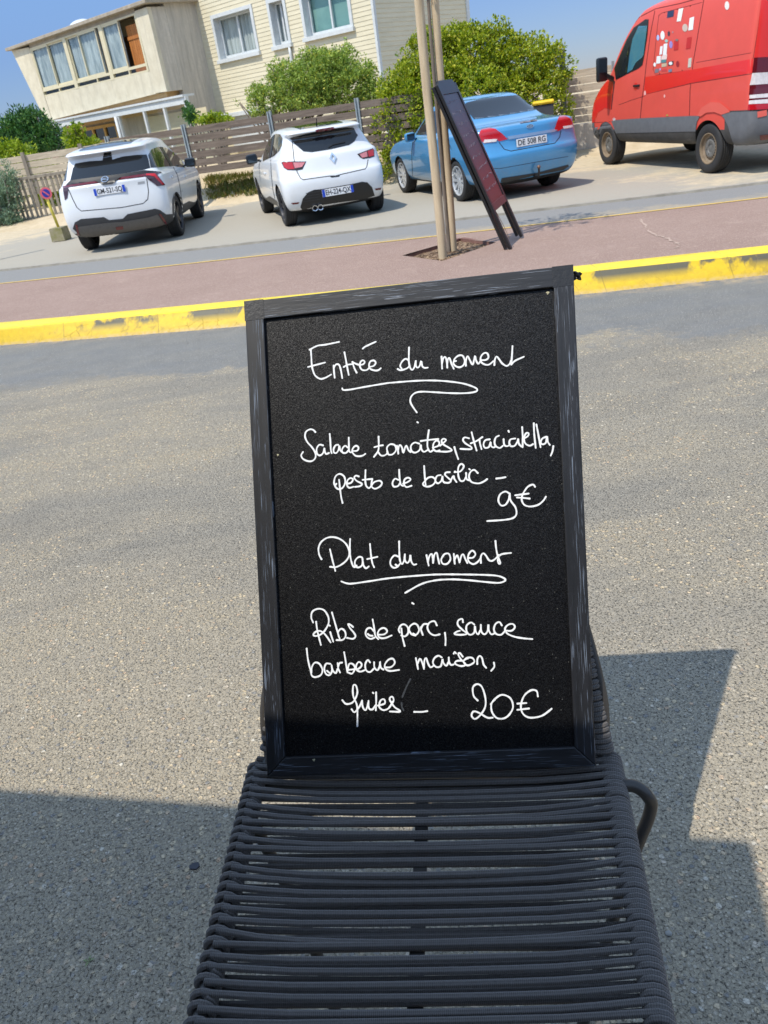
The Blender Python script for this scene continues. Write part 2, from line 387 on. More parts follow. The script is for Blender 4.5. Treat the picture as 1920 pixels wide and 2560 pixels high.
def path_bm():
    bm = bmesh.new(); rows = 12
    xs = [-60, -40, -25, -16, -11] + [-8 + 0.5 * i for i in range(33)] + [11, 16, 25, 40, 60]
    vs = []
    for r in range(rows + 1):
        f = r / rows; row = []
        for x in xs:
            ya, yb = yat(kb, x), yat(yl, x); row.append(bm.verts.new((x, ya + (yb - ya) * f, 0.148 + (0.05 - 0.148) * f)))
        vs.append(row)
    for r in range(rows):
        for i in range(len(xs) - 1): bm.faces.new((vs[r][i], vs[r][i + 1], vs[r + 1][i + 1], vs[r + 1][i]))
    # cut the four edges of the pit, then drop the faces inside it
    n = len(PIT)
    for i in range(n):
        a = Vector((*PIT[i], 0)); b = Vector((*PIT[(i + 1) % n], 0)); d = (b - a).normalized()
        bmesh.ops.bisect_plane(bm, geom=bm.verts[:] + bm.edges[:] + bm.faces[:], plane_co=a, plane_no=Vector((-d.y, d.x, 0)), dist=1e-5)
    def inside(p):
        s = 0
        for i in range(n):
            a, b = PIT[i], PIT[(i + 1) % n]
            cr = (b[0] - a[0]) * (p.y - a[1]) - (b[1] - a[1]) * (p.x - a[0])
            if s == 0: s = 1 if cr > 0 else -1
            elif cr * s < 0: return False
        return True
    bmesh.ops.delete(bm, geom=[f for f in bm.faces if inside(f.calc_center_median())], context='FACES')
    return bm
path = obj('cycle_path', path_bm(), path_mat()); tag(path, kind='structure')
# yellow line
line_m = NT('worn_yellow_line'); _v = line_m.coord(); _n = line_m.noise(_v, 30, 4, 0.7)
line_m = line_m.set(color=line_m.mix(line_m.mapr(_n, 0.35, 0.6), srgb(196, 160, 90), srgb(222, 186, 84)), rough=0.7)
ln = obj('yellow_line', sheet([(lambda x: yat(yl, x) - 0.03, 0.0565), (lambda x: yat(yl, x) + 0.035, 0.0545)]), line_m); tag(ln, kind='structure')
# far lane, concrete edging, car park
lane_m = mat('grey_lane_asphalt', srgb(140, 138, 134), 0.93, var=0.16, vscale=7, bump=0.6, bscale=220, bdist=0.003, spec=0.25)
def far_mat():
    t = NT('sandy_lane'); v = t.coord(); sep = t.n.new('ShaderNodeSeparateXYZ'); t.l.new(v, sep.inputs[0])
    n = t.noise(v, 1.4, 6, 0.68); f = t.noise(v, 260, 3, 0.7); m = t.noise(v, 9, 5, 0.7)
    c = t.mix(t.mapr(f, 0.3, 0.75), srgb(110, 110, 108), srgb(150, 148, 144))
    ac = t.math('MULTIPLY_ADD', sep.outputs['X'], 0.2, sep.outputs['Y'])
    sm = t.math('ADD', t.math('ADD', t.math('MULTIPLY', n, .5), t.math('MULTIPLY', m, .4)), t.mapr(ac, 10.6, 11.6, .25, -.12))
    c = t.mix(t.mapr(sm, 0.52, 0.72, 0, 0.75), c, t.mix(t.mapr(f, .3, .7), srgb(146, 134, 112), srgb(184, 168, 140)))
    return t.set(color=c, rough=0.93, normal=t.bump(f, 0.6, 0.003), spec=0.25)
lane = obj('lane', sheet([(lambda x: yat(yl, x) - 0.01, 0.05), (lambda x: yat(fk, x), 0.02)]), far_mat()); tag(lane, kind='structure')
edge_m = mat('pale_concrete_edging', srgb(150, 144, 132), 0.9, var=0.25, vscale=5, bump=0.5, bscale=140)
ed = obj('edging_kerb', sheet([(lambda x: yat(fk, x), 0.018), (lambda x: yat(fk, x) + 0.004, 0.05), (lambda x: yat(fk, x) + 0.12, 0.046), (lambda x: yat(fk, x) + 0.17, 0.02)]), edge_m); tag(ed, kind='structure')
BACK = lambda x: 18.95 + SL * x + 0.12 * math.sin(1.3 * x) + 0.35 * max(0, min(1, (x - 1.5) / 2)) - 0.2 * max(0, min(1, (x - 3.5) / 3))     # back of the car park
def park_mat():
    t = NT('car_park_asphalt'); v = t.coord(); sep = t.n.new('ShaderNodeSeparateXYZ'); t.l.new(v, sep.inputs[0])
    n = t.noise(v, 0.8, 6, 0.66); f = t.noise(v, 200, 3, 0.7); m = t.noise(v, 6, 5, 0.7)
    c = t.mix(t.mapr(f, 0.3, 0.75), srgb(146, 141, 130), srgb(170, 163, 149))
    across = t.math('MULTIPLY_ADD', sep.outputs['X'], 0.27, sep.outputs['Y'])
    sx = t.mapr(sep.outputs['X'], 2.6, 6.0, 0, 0.36)
    back = t.mapr(across, 16.0, 19.0, 0, 0.3)
    s = t.math('ADD', t.math('ADD', t.math('MULTIPLY', n, 0.9), t.math('MULTIPLY', m, 0.25)), t.math('ADD', sx, back))
    s = t.math('ADD', s, t.mapr(sep.outputs['X'], -5.0, -7.5, 0, 0.25))
    c = t.mix(t.mapr(s, 0.78, 1.0, 0, 0.92, True), c, t.mix(t.mapr(m, 0.3, 0.7), srgb(178, 162, 134), srgb(200, 184, 156)))
    return t.set(color=c, rough=0.93, normal=t.bump(f, 0.5, 0.003), spec=0.25)
park = obj('car_park', sheet([(lambda x: yat(fk, x) + 0.168, 0.021), (lambda x: yat(fk, x) + 0.75, 0.004), (lambda x: 16 + SL * x, 0.004), (lambda x: BACK(x), 0.004), (lambda x: BACK(x) + 0.25, -0.02)]), park_mat()); tag(park, kind='structure')
# one sand sheet out to the horizon, rising to the garden level behind the car park
def gz(x, y):
    t = y - BACK(x)
    if t <= -0.3: return -0.06
    up = 0.5 if x < -5.2 else 1.0
    if x > 3.8: lim_r = 0.62 - 0.5 * min(1, (x - 3.8) / 1.2)
    else: lim_r = 0.62
    k = min(1, max(0, (t + 0.25) / 1.5)); k = k * k * (3 - 2 * k)
    lim = 0.12 if x < -5.6 else min(lim_r, 0.12 + 0.5 * min(1, (x + 5.6) / 1.2))
    return -0.05 + (lim + 0.05) * k + 0.03 * math.sin(2.1 * x + y) * k
def sand_mat():
    t = NT('dune_sand'); v = t.coord(); n = t.noise(v, 2.2, 6, 0.7); f = t.noise(v, 40, 5, 0.7)
    c = t.mix(t.mapr(n, 0.3, 0.7), srgb(176, 158, 128), srgb(202, 186, 158))
    c = t.mix(t.mapr(f, 0.62, 0.75, 0, 0.4), c, srgb(140, 120, 92))
    return t.set(color=c, rough=0.95, normal=t.bump(f, 0.8, 0.02), spec=0.2)
def sand_bm():
    xs = sorted(set([-400, -200, -100, -60, -40, -25, -16] + [-12 + 0.5 * i for i in range(53)] + [20, 30, 60, 120, 250, 400]))
    rows = [-60, -8, 8] + [18.2 + 0.25 * i for i in range(14)] + [23, 26, 32, 45, 70, 120, 250, 600]
    V, F = [], []
    for r in rows:
        for x in xs:
            y = r + SL * x * (1 if abs(x) < 30 else 30 / abs(x)); V.append((x, y, gz(x, y) if r > 10 else -0.06))
    n = len(xs)
    for r in range(len(rows) - 1):
        for i in range(n - 1): F.append((r * n + i, r * n + i + 1, (r + 1) * n + i + 1, (r + 1) * n + i))
    return V, F
sand = obj('sand_ground', sand_bm(), sand_mat(), smooth=True); tag(sand, kind='structure')

sk = [(1000 + a * .5545, 450 + b * .5545) for a, b in ((1078, 162), (1106, 205), (1128, 238), (1150, 262), (1188, 270), (1222, 292), (1258, 314), (1246, 332))]
V, F = [], []; r_ = random.Random(2)
def path_z(x, y): return 0.148 + (0.05 - 0.148) * min(1, max(0, (y - yat(kb, x)) / (yat(yl, x) - yat(kb, x))))
P_ = catmull([(*on_z(p, .09)[:2], 0) for p in sk], 5)
for i, p in enumerate(P_):
    q = P_[min(i + 1, len(P_) - 1)] - P_[max(i - 1, 0)]; q = q / np.linalg.norm(q); w_ = r_.uniform(.004, .020)
    for sg in (-1, 1):
        x, y = p[0] - q[1] * w_ * sg + r_.uniform(-.02, .02), p[1] + q[0] * w_ * sg; V.append((x, y, path_z(x, y) + .004))
    if i: F.append((2 * i - 2, 2 * i - 1, 2 * i + 1, 2 * i))
tag(obj('sand_streak', (V, F), mat('pale_sand_streak', srgb(170, 148, 134), .95, var=.2, vscale=30)), kind='structure')
# ------------------------------------------------------------------ menu board leaning on the chair
BP = [0.00665747, 1.08534135, 0.5610118, -0.14314773, 0.48290811, -0.03850568, 0.91701243]; SHEAR = 0.02867911; BW = 0.62; BH = BP[6]
_ex = Vector((math.cos(BP[3]), math.sin(BP[3]), 0)); _n0 = Vector((math.sin(BP[3]), -math.cos(BP[3]), 0))
_up = Vector((0, 0, 1)) * math.cos(BP[4]) - _n0 * math.sin(BP[4])
BX = (_ex * math.cos(BP[5]) + _up * math.sin(BP[5])).normalized(); BY = (-_ex * math.sin(BP[5]) + _up * math.cos(BP[5])).normalized(); BN = BX.cross(BY).normalized()
BX = (BX * math.cos(SHEAR) + BY * math.sin(SHEAR)).normalized()      # the old frame has racked a little
BO = Vector(BP[:3]) - BX * (BW / 2)                                   # lower left corner of the frame's face
def solve_h(src, dst):
    A, b = [], []
    for (x, y), (u, v) in zip(src, dst):
        A += [[x, y, 1, 0, 0, 0, -u * x, -u * y], [0, 0, 0, x, y, 1, -v * x, -v * y]]; b += [u, v]
    return np.append(np.linalg.solve(np.array(A, float), np.array(b, float)), 1).reshape(3, 3)
HB = solve_h([(668, 1943), (1490, 1916), (1433, 662), (611, 754)], [(0, 0), (BW, 0), (BW, BH), (0, BH)])
def b_uv(px):
    q = HB @ np.array([px[0], px[1], 1.0]); return q[0] / q[2], q[1] / q[2]
def b_pt(u, v, w=0.0): return BO + BX * u + BY * v + BN * w
FW = 0.0365                                                           # frame width
def frame_mat():
    t = NT('black_stained_wood'); v = t.coord(out='UV')
    # streaks run along the length of each rail (u along, v across)
    mp = t.n.new('ShaderNodeMapping'); t.l.new(v, mp.inputs['Vector']); mp.inputs['Scale'].default_value = (15, 640, 1)
    n = t.noise(mp.outputs['Vector'], 1.0, 2, 0.5, dist=0.4)
    mp2 = t.n.new('ShaderNodeMapping'); t.l.new(v, mp2.inputs['Vector']); mp2.inputs['Scale'].default_value = (5, 60, 1)
    n2 = t.noise(mp2.outputs['Vector'], 1.0, 4, 0.6)
    pores = t.math('MULTIPLY', t.mapr(n, 0.60, 0.64), t.mapr(n2, 0.42, 0.58))
    c = t.mix(t.mapr(n2, 0.3, 0.7), srgb(20, 21, 24), srgb(36, 37, 41))
    c = t.mix(t.math('MULTIPLY', pores, 0.55), c, srgb(140, 154, 174))
    return t.set(color=c, rough=0.42, normal=t.bump(t.math('ADD', n2, t.math('MULTIPLY', pores, -1)), 0.25, 0.002), spec=0.5)
def slate_mat():
    t = NT('chalkboard_film'); v = t.coord()
    g = t.noise(v, 620, 2, 0.8); g2 = t.noise(v, 230, 3, 0.7); big = t.noise(v, 5, 4, 0.6)
    dots = t.vor(v, 190, 'F1', 'Distance'); dcol = t.vor(v, 190, 'F1', 'Color'); s = t.n.new('ShaderNodeSeparateColor'); t.l.new(dcol, s.inputs[0])
    speck = t.math('MULTIPLY', t.mapr(dots, 0.10, 0.2, 1, 0), t.mapr(s.outputs[0], 0.90, 0.93))
    c = t.mix(t.mapr(big, 0.3, 0.7), srgb(5, 5, 7), srgb(9, 9, 11))
    c = t.mix(t.math('MULTIPLY', speck, 0.35), c, srgb(150, 150, 140))
    gc = t.vor(v, 720, 'F1', 'Color'); gr = t.n.new('ShaderNodeSeparateColor'); t.l.new(gc, gr.inputs[0])
    h = t.math('ADD', t.math('MULTIPLY', g, 1.0), t.math('MULTIPLY', g2, 0.7))
    return t.set(color=c, rough=t.mapr(gr.outputs[1], 0, 1, 0.30, 0.52), normal=t.bump(h, 0.45, 0.0010), spec=t.mapr(t.math('POWER', gr.outputs[0], 1.6), 0, 1, 0.13, 0.52))
m_frame, m_slate = frame_mat(), slate_mat()
m_chalk = mat('white_marker', (0.76, 0.77, 0.77), 0.75, var=0.13, vscale=150)
board = empty('menu_board', b_pt(BW / 2, 0, 0)); bpy.context.view_layer.update()
tag(board, 'black framed handwritten menu board leaning on the rope chair', 'menu board')
def bpart(name, bm, mats, **kw):
    o = obj(name, bm, mats, **kw); o.parent = board; o.matrix_parent_inverse = board.matrix_world.inverted(); return o
def rail_bm(poly, axis_u, depth=(-0.022, 0.0)):
    """one mitred rail of the frame; uv: x along the rail in metres, y across"""
    bm = bmesh.new(); uvl = bm.loops.layers.uv.new('UVMap')
    lo = [bm.verts.new(b_pt(u, v, depth[0])) for u, v in poly]; hi = [bm.verts.new(b_pt(u, v, depth[1])) for u, v in poly]
    co = {}
    for vv, (u, v) in zip(lo + hi, poly * 2): co[vv] = (u, v) if axis_u else (v + 3.1, u + 1.7)
    n = len(poly)
    bm.faces.new(lo[::-1]); bm.faces.new(hi)
    for i in range(n): bm.faces.new((lo[i], lo[(i + 1) % n], hi[(i + 1) % n], hi[i]))
    for f in bm.faces:
        for l in f.loops: l[uvl].uv = co[l.vert]
    es = [e for e in bm.edges if e.verts[0] in hi and e.verts[1] in hi]
    bmesh.ops.bevel(bm, geom=es, offset=0.0018, segments=2, profile=0.5, affect='EDGES')
    return bm
g = 0.0004
rails = [([(0, 0), (BW, 0), (BW - FW - g, FW), (FW + g, FW)], True), ([(0, BH), (FW + g, BH - FW), (BW - FW - g, BH - FW), (BW, BH)], True),
         ([(0, g), (FW, FW + g), (FW, BH - FW - g), (0, BH - g)], False), ([(BW, g), (BW, BH - g), (BW - FW, BH - FW - g), (BW - FW, FW + g)], False)]
for poly, au in rails: bpart('frame_rail', rail_bm(poly, au), m_frame)
bm = bmesh.new()
prism(bm, [(FW - .003, FW - .003), (BW - FW + .003, FW - .003), (BW - FW + .003, BH - FW + .003), (FW - .003, BH - FW + .003)], 0.006, lambda u, v, w: b_pt(u, v, -0.0135 + w))
slate = bpart('writing_panel', bm, m_slate)
# corner tape patches on the upper corners
tape_m = mat('black_tape', srgb(24, 25, 28), 0.42, var=0.1, vscale=40, bump=0.3, bscale=120)
for (u0, u1) in ((0.0, FW + 0.001), (BW - FW - 0.001, BW)):
    bm = bmesh.new(); prism(bm, [(u0 - .0008, BH - FW - .001), (u1, BH - FW + .0), (u1, BH + .0006), (u0 - .0008, BH + .0006)], 0.0008, lambda u, v, w: b_pt(u, v, -0.0003 + w))
    bpart('corner_tape', bm, tape_m)
# handwriting: strokes traced on the photograph, laid on the panel as thin raised paint
CROP = dict(A=(750, 820, .18083), B=(980, 820, .217), C=(730, 1040, .21097), D=(1040, 1030, .217), E=(770, 1320, .16878), F=(960, 1320, .20494), G=(750, 1510, .18686), H=(1020, 1510, .19892), I=(830, 1680, .34358))
INK = [
('Entrée du moment', '''A 120,290 230,235 330,222 530,182|A 138,285 145,390 150,480 165,570 200,650 270,695 340,680 420,635|A 100,530 215,500 335,468|A 455,510 460,590 470,680|A 457,545 488,495 530,500 555,570 575,685|A 605,325 625,430 645,540 665,640|A 595,530 650,500 720,490|A 715,460 740,540 775,610|A 718,462 760,484 812,500 865,492 888,460 862,438 828,462 820,520 850,570 908,575 945,548|A 948,530 1010,515 1040,472 1012,440 965,455 946,510 970,560 1040,580 1085,570 1110,548|A 860,275 900,245 1040,180|B 60,465 95,480 160,462 190,440|B 186,362 150,348 110,382 90,430 108,462|B 192,215 190,300 190,380 205,450 230,475 255,440 270,375|B 270,372 272,430 295,450 320,420 332,372 345,430 370,452 408,449|B 568,320 572,390 575,460|B 573,400 590,342 612,325 630,380 635,450|B 635,400 645,345 662,342 686,410 710,462|B 736,372 705,385 722,425 775,446 822,420 836,368 812,312 765,310 722,345 708,385|B 850,428 850,370 870,315 895,360 928,415 945,360 956,312 970,370 995,405 1018,375|B 1020,362 1080,360 1112,330 1095,282 1055,285 1022,330 1028,385 1070,413 1120,413 1168,375|B 1180,420 1185,360 1205,320 1235,352 1270,400 1320,430 1355,408 1372,370|B 1390,200 1385,290 1375,415|B 1377,413 1420,370 1520,324|A 575,828 590,850 680,845 900,805 1200,755 1275,748;B 200,607 400,598 600,605 800,630 920,665 980,698 962,728 850,745 680,745 500,735 350,728 270,740 222,778 206,830 225,885 282,968|B 288,1080 296,1086'''),
('Salade tomates, straciatella,', '''C 268,188 240,160 200,155 155,185 145,245 175,310 225,365 265,430 270,485 240,525 190,535 125,510 98,465 120,425|C 360,346 315,338 283,385 288,445 322,465 360,435 375,372 378,410 395,448 430,435|C 438,208 446,300 452,400 462,437|C 540,338 508,345 484,390 490,430 518,435 545,395 552,345 562,400 585,425|C 655,372 620,350 586,390 592,430 632,435 660,405|C 665,252 667,340 670,410 690,430 708,412|C 710,412 765,408 782,372 752,350 718,375 706,420 740,465 790,475 835,465 862,446|C 1020,240 1022,330 1015,410 965,482|C 970,367 1030,350 1072,344|C 1015,425 1050,466 1098,462 1130,430|C 1128,432 1120,372 1160,332 1215,345 1228,400 1190,450 1140,455 1122,420|C 1240,350 1250,400 1255,445|C 1252,405 1270,340 1298,370 1315,435 1335,372 1352,348 1375,400 1402,425|C 1505,325 1450,312 1406,350 1412,410 1455,432 1508,400 1522,335 1530,390 1560,422 1605,400|D 145,205 130,320 130,400 158,455 190,440|D 50,332 130,320 255,308|D 190,410 255,385 265,345 235,325 200,360 196,420 230,450 270,440|D 275,385 322,345 345,318 315,306 292,328 312,370 370,405 412,438 350,455 232,450|D 440,400 460,470 485,540|D 610,300 560,290 540,320 570,360 632,398 640,424 580,426 510,422|D 640,230 665,330 698,442|D 630,358 690,335 765,285|D 730,310 737,360 755,425|D 850,312 800,322 778,368 795,410 842,398 860,340 866,390 895,406 918,392|D 955,270 920,290 905,345 920,390 965,412 1000,388|D 1010,310 1018,375 1050,392 1085,372|D 1066,212 1072,226|D 1145,302 1092,312 1076,350 1092,390 1140,385 1172,332 1178,300 1186,360 1215,395|D 1225,170 1232,290 1230,402|D 1232,310 1290,275 1300,242 1270,242 1246,300 1262,360 1312,386 1350,368|D 1360,125 1365,250 1382,410|D 1390,140 1415,270 1438,402|D 1505,282 1460,302 1440,345 1460,370 1500,350 1514,278 1522,340 1545,376|D 1586,390 1576,450 1556,500'''),
('pesto de basilic', '''C 518,802 500,822 490,780 510,712 560,685 612,720 622,790 592,850 540,866 502,832 492,792|C 550,755 560,850 575,960 592,1032|C 640,802 690,792 716,752 686,735 652,760 642,812 670,850 722,838|C 785,716 750,706 730,732 762,770 822,802 800,830 740,840|C 865,640 862,740 870,820 905,855 932,830|C 830,756 890,750 945,745|C 945,747 935,800 940,840 980,862 1040,832 1060,792 1030,766 970,782 936,820|C 1256,757 1215,742 1186,790 1200,835 1250,830 1276,790|C 1265,635 1270,730 1285,810 1312,828|C 1312,802 1370,780 1402,750 1370,730 1332,750 1322,800 1350,842 1412,826|D 90,620 98,740 108,842|D 106,790 78,820 85,845 130,860 190,840 222,790 190,750 140,755 106,785|D 282,726 240,736 220,790 250,822 290,790 302,732 306,790 332,815|D 388,692 345,696 332,722 372,762 402,792 370,816 320,810|D 402,780 430,735 440,770 465,806|D 446,684 453,690|D 442,692 510,682 550,625 518,596 486,640 486,730 510,790 550,790 577,742|D 576,700 582,770 612,788|D 612,655 620,662|D 712,702 670,666 626,690 610,750 640,806 720,822 780,800 820,772|D 925,766 980,760 1032,750'''),
('9€', '''D 1082,942 1030,916 970,950 950,1020 980,1076 1030,1070 1070,1010 1082,942 1092,1020 1148,1100 1158,1180 1112,1226 1000,1246 820,1258|D 1375,862 1350,836 1290,862 1236,940 1220,1010 1250,1070 1320,1090 1410,1070 1470,1022 1500,976|D 1145,960 1220,950 1300,940|D 1165,985 1240,990 1312,998'''),
('Plat du moment', '''E 190,468 155,400 145,300 185,210 270,150 360,138 460,165 545,230 595,320 600,410 555,490 480,550 400,585 315,580|E 315,320 350,470 395,640|E 615,165 610,300 620,440 650,550 680,585 712,560|E 802,482 790,440 740,436 690,490 690,560 735,590 790,560 802,492 815,560 850,602 892,575|E 910,240 925,400 945,520 972,586|E 870,465 940,450 1020,432|F 170,352 120,340 76,395 76,455 115,490 160,476 190,440|F 135,450 165,470|F 180,165 182,300 190,400 215,445 240,400 250,330|F 250,325 252,400 280,430 305,400 318,330 325,400 355,450 390,446|F 515,335 528,400 542,462|F 532,420 550,350 578,318 592,370 596,430|F 596,420 612,330 640,305 656,370 672,440|F 722,342 695,390 715,440 770,440 808,385 790,320 740,320 706,360|F 850,320 855,380 862,440|F 858,390 890,335 905,370 920,425|F 920,422 942,345 966,325 990,380 1016,430|F 1030,370 1085,365 1115,322 1080,280 1040,310 1022,370 1040,420 1090,445 1140,420 1170,382|F 1182,430 1182,350 1210,312 1245,342 1280,395 1320,405 1370,370 1400,332|F 1360,160 1370,260 1390,350 1420,430 1402,440 1388,400 1400,350|F 1398,345 1450,320 1550,308|E 485,798 560,825 650,830 900,795 1200,750;F 400,587 650,572 950,572 1250,578 1400,592 1480,630 1460,660 1380,675 1200,660 1000,640 800,632 620,645 450,690 255,797|F 340,922 358,932'''),
('Ribs de porc, sauce', '''G 165,255 140,190 155,110 230,72 310,90 365,170 375,250 350,320 300,390 240,430 180,435 170,410 210,375 260,370 310,400 360,460 400,522|G 205,245 225,380 270,557|G 395,385 415,450 436,512|G 382,294 392,300|G 418,120 450,230 490,370 522,472|G 480,492 560,490 602,440 590,370 540,340 500,390 512,450|G 702,316 670,290 635,276 660,330 710,390 735,440 700,475 620,462|G 980,372 940,330 890,342 870,400 890,450 940,476 990,458|G 900,410 925,430 965,435|G 965,215 985,330 1000,430 1040,480|G 1040,420 1120,415 1160,372 1120,330 1060,350 1032,410 1060,460 1130,465 1220,430|G 1330,390 1315,350 1350,290 1400,285 1440,330 1440,400 1400,442 1350,430|G 1350,335 1365,450 1395,572|H 60,380 100,395 135,340 115,275 70,255 20,290 10,335 40,388 90,405|H 158,300 162,340 182,397|H 157,322 190,265 240,258|H 360,277 330,225 270,240 240,300 270,370 330,402 396,390|H 462,370 470,450 468,526|H 690,237 680,195 630,215 625,270 680,330 740,382 660,396 580,385 610,357 650,345|H 832,266 790,240 736,280 736,350 775,395 830,370 842,282 850,350 880,390 907,342|H 915,270 920,350 960,390 1000,350 1010,262 1016,340 1050,390 1092,374|H 1180,277 1150,235 1100,260 1080,330 1110,385 1170,395 1217,352|H 1225,342 1300,345 1345,302 1320,260 1260,270 1220,320 1250,380 1340,420 1450,440 1565,450'''),
('barbecue maison,', '''G 78,605 95,750 130,900 150,972 200,990 270,960 290,890 250,812 190,795 150,850 140,930|G 397,812 340,810 315,880 340,950 390,962 420,900 412,822 430,900 470,936 492,882|G 352,905 388,936|G 495,802 502,870 527,927|G 500,850 520,802 555,795|G 582,655 600,760 626,927|G 628,905 650,815 700,815 728,870 690,942 640,930|G 640,892 720,885 770,880 812,845 815,810 780,785 745,830 750,890 800,916 860,896|G 930,792 900,760 865,820 880,900 930,922 977,880|G 985,790 990,860 1030,897 1060,840 1065,777 1075,860 1112,888|G 1130,860 1210,855 1262,802 1240,745 1180,755 1130,820 1140,880 1200,907 1320,893|H 95,690 110,760 122,826|H 115,765 145,700 172,740 197,826|H 197,812 203,720 225,690 250,760 280,806 312,790|H 422,682 380,660 330,690 310,750 350,802 410,790 432,702 442,750 480,787 507,740|H 510,682 515,740 540,777 572,770|H 573,634 585,610 602,630|H 687,672 650,627 630,642 660,700 722,772 660,790 590,760 610,727 680,722|H 760,690 700,720 712,762 760,782 832,740 810,690 750,685 704,716|H 870,766 872,700 900,662 930,690 950,770 982,812|H 1080,747 1085,800 1046,850'''),
('frites', '''I 70,212 100,240 150,225 180,160 170,105 150,108 150,180 175,240 181,300 180,402|I 138,278 160,300 195,260 215,217|I 215,215 220,262 242,285 260,230|I 262,217 265,270 290,280 312,250|I 317,155 318,220 315,286|I 293,157 298,161|I 330,252 380,237 376,206 350,215 340,260 370,285 410,270 440,222|I 412,268 445,217 435,187 416,205 450,260 495,295 418,295|I 595,298 650,298 692,292'''),
('20€', '''I 1060,215 1030,180 1025,120 1055,95 1090,115 1115,190 1115,260 1080,320 1040,350 1015,325 1030,295 1070,305 1130,340 1170,340|I 1187,206 1160,240 1165,300 1205,345 1270,337 1317,270 1300,200 1240,173 1190,200 1155,242|I 1500,185 1490,145 1450,140 1400,180 1376,250 1390,310 1440,340 1520,330 1570,300 1600,275|I 1350,238 1415,233|I 1350,283 1435,273'''),
]
def stroke(V, F, pts, k):
    P = [np.array(p) for p in catmull(pts, 7)]
    if len(pts) == 2: P = [P[0] + (P[-1] - P[0]) * t for t in np.linspace(0, 1, 6)]
    # resample evenly
    d = [0.0]
    for a, b in zip(P, P[1:]): d.append(d[-1] + float(np.linalg.norm(b - a)))
    n = max(4, int(d[-1] / 0.0016)); S = np.linspace(0, d[-1], n)
    X = np.stack([np.interp(S, d, [p[0] for p in P]), np.interp(S, d, [p[1] for p in P])], 1)
    hw = 0.00165; b0 = len(V)
    r_ = random.Random(int(k * 1000)); ph = r_.random() * 9
    top = -0.0075 + 0.0003
    T = np.gradient(X, axis=0); T /= np.maximum(1e-9, np.linalg.norm(T, axis=1))[:, None]
    # rounded ends
    head = [(X[0] - T[0] * hw * 0.9, 0.35), (X[0] - T[0] * hw * 0.6, 0.78)]; tail = [(X[-1] + T[-1] * hw * 0.6, 0.78), (X[-1] + T[-1] * hw * 0.9, 0.35)]
    seq = [(p, T[0], s) for p, s in head] + [(X[i], T[i], 1.0) for i in range(n)] + [(p, T[-1], s) for p, s in tail]
    m = len(seq)
    for i, (p, t, s) in enumerate(seq):
        nn = np.array([-t[1], t[0]]); w = hw * s * (1 + 0.10 * math.sin(ph + i * 0.31) + 0.05 * math.sin(i * 0.9))
        z = top + 0.0002 * i / m + 0.00004 * (k % 13)
        for (q, zz) in ((p - nn * w, -0.0077), (p - nn * w * 0.9, z), (p + nn * w * 0.9, z), (p + nn * w, -0.0077)):
            V.append(tuple(b_pt(q[0], q[1], zz)))
    for i in range(m - 1):
        a = b0 + i * 4; b = a + 4
        for j in range(3): F.append((a + j, a + j + 1, b + j + 1, b + j))
    F.append((b0, b0 + 1, b0 + 2, b0 + 3)); e = b0 + (m - 1) * 4; F.append((e + 3, e + 2, e + 1, e))
k = 0
for text, spec in INK:
    V, F = [], []
    for st in spec.split('|'):
        pts = []
        for seg in st.split(';'):
            key, rest = seg.strip().split(' ', 1); ox, oy, s = CROP[key]
            for q in rest.split(): a, b = q.split(','); pts.append(b_uv((ox + float(a) * s, oy + float(b) * s)))
        stroke(V, F, pts, k); k += 1
    bpart('handwriting', (V, F), m_chalk, label='white handwritten line reading ' + text)
# smudges: a faint chalk stroke and three flecks of dried paint
V, F = [], []
for q in [((1005, 1745), (1015, 1720), (1025, 1700)), ((1003, 1760), (1004, 1770), (1008, 1778))]: stroke(V, F, [b_uv(p) for p in q], k); k += 1
bpart('chalk_smudge', (V, F), mat('grey_chalk', srgb(52, 56, 60), 0.9, var=0.5, vscale=220))
bm = bmesh.new()
for (px, s) in (((1370, 730), .0042), ((785, 1900), .0035), ((692, 1137), .003), ((1428, 915), .0022)):
    u, v = b_uv(px); off = -0.0074 if s != .0035 else 0.0001
    pts = [(u + s * math.cos(a) * (0.6 + 0.5 * math.sin(3 * a + px[0])), v + s * 0.7 * math.sin(a)) for a in [i * 0.7 for i in range(9)]]
    prism(bm, pts, 0.0005, lambda a, b, w: b_pt(a, b, off + w))
bpart('paint_fleck', bm, mat('flecks', srgb(176, 170, 140), 0.8))
# knot of black tape stuck behind the upper right corner
bm = bmesh.new(); bmesh.ops.create_icosphere(bm, subdivisions=3, radius=1.0); kr = random.Random(4); kc = b_pt(BW + 0.0075, BH - 0.017, -0.014)
for v_ in bm.verts:
    c0 = v_.co.copy(); f_ = 1 + .30 * math.sin(5 * c0.x + 3 * c0.y + 1) + .22 * math.sin(9 * c0.y - 4 * c0.z) + kr.uniform(-.08, .08); v_.co = kc + BX * c0.x * .0085 * f_ + BY * c0.y * .0075 * f_ + BN * c0.z * .007 * f_
bpart('tape_knot', bm, tape_m)

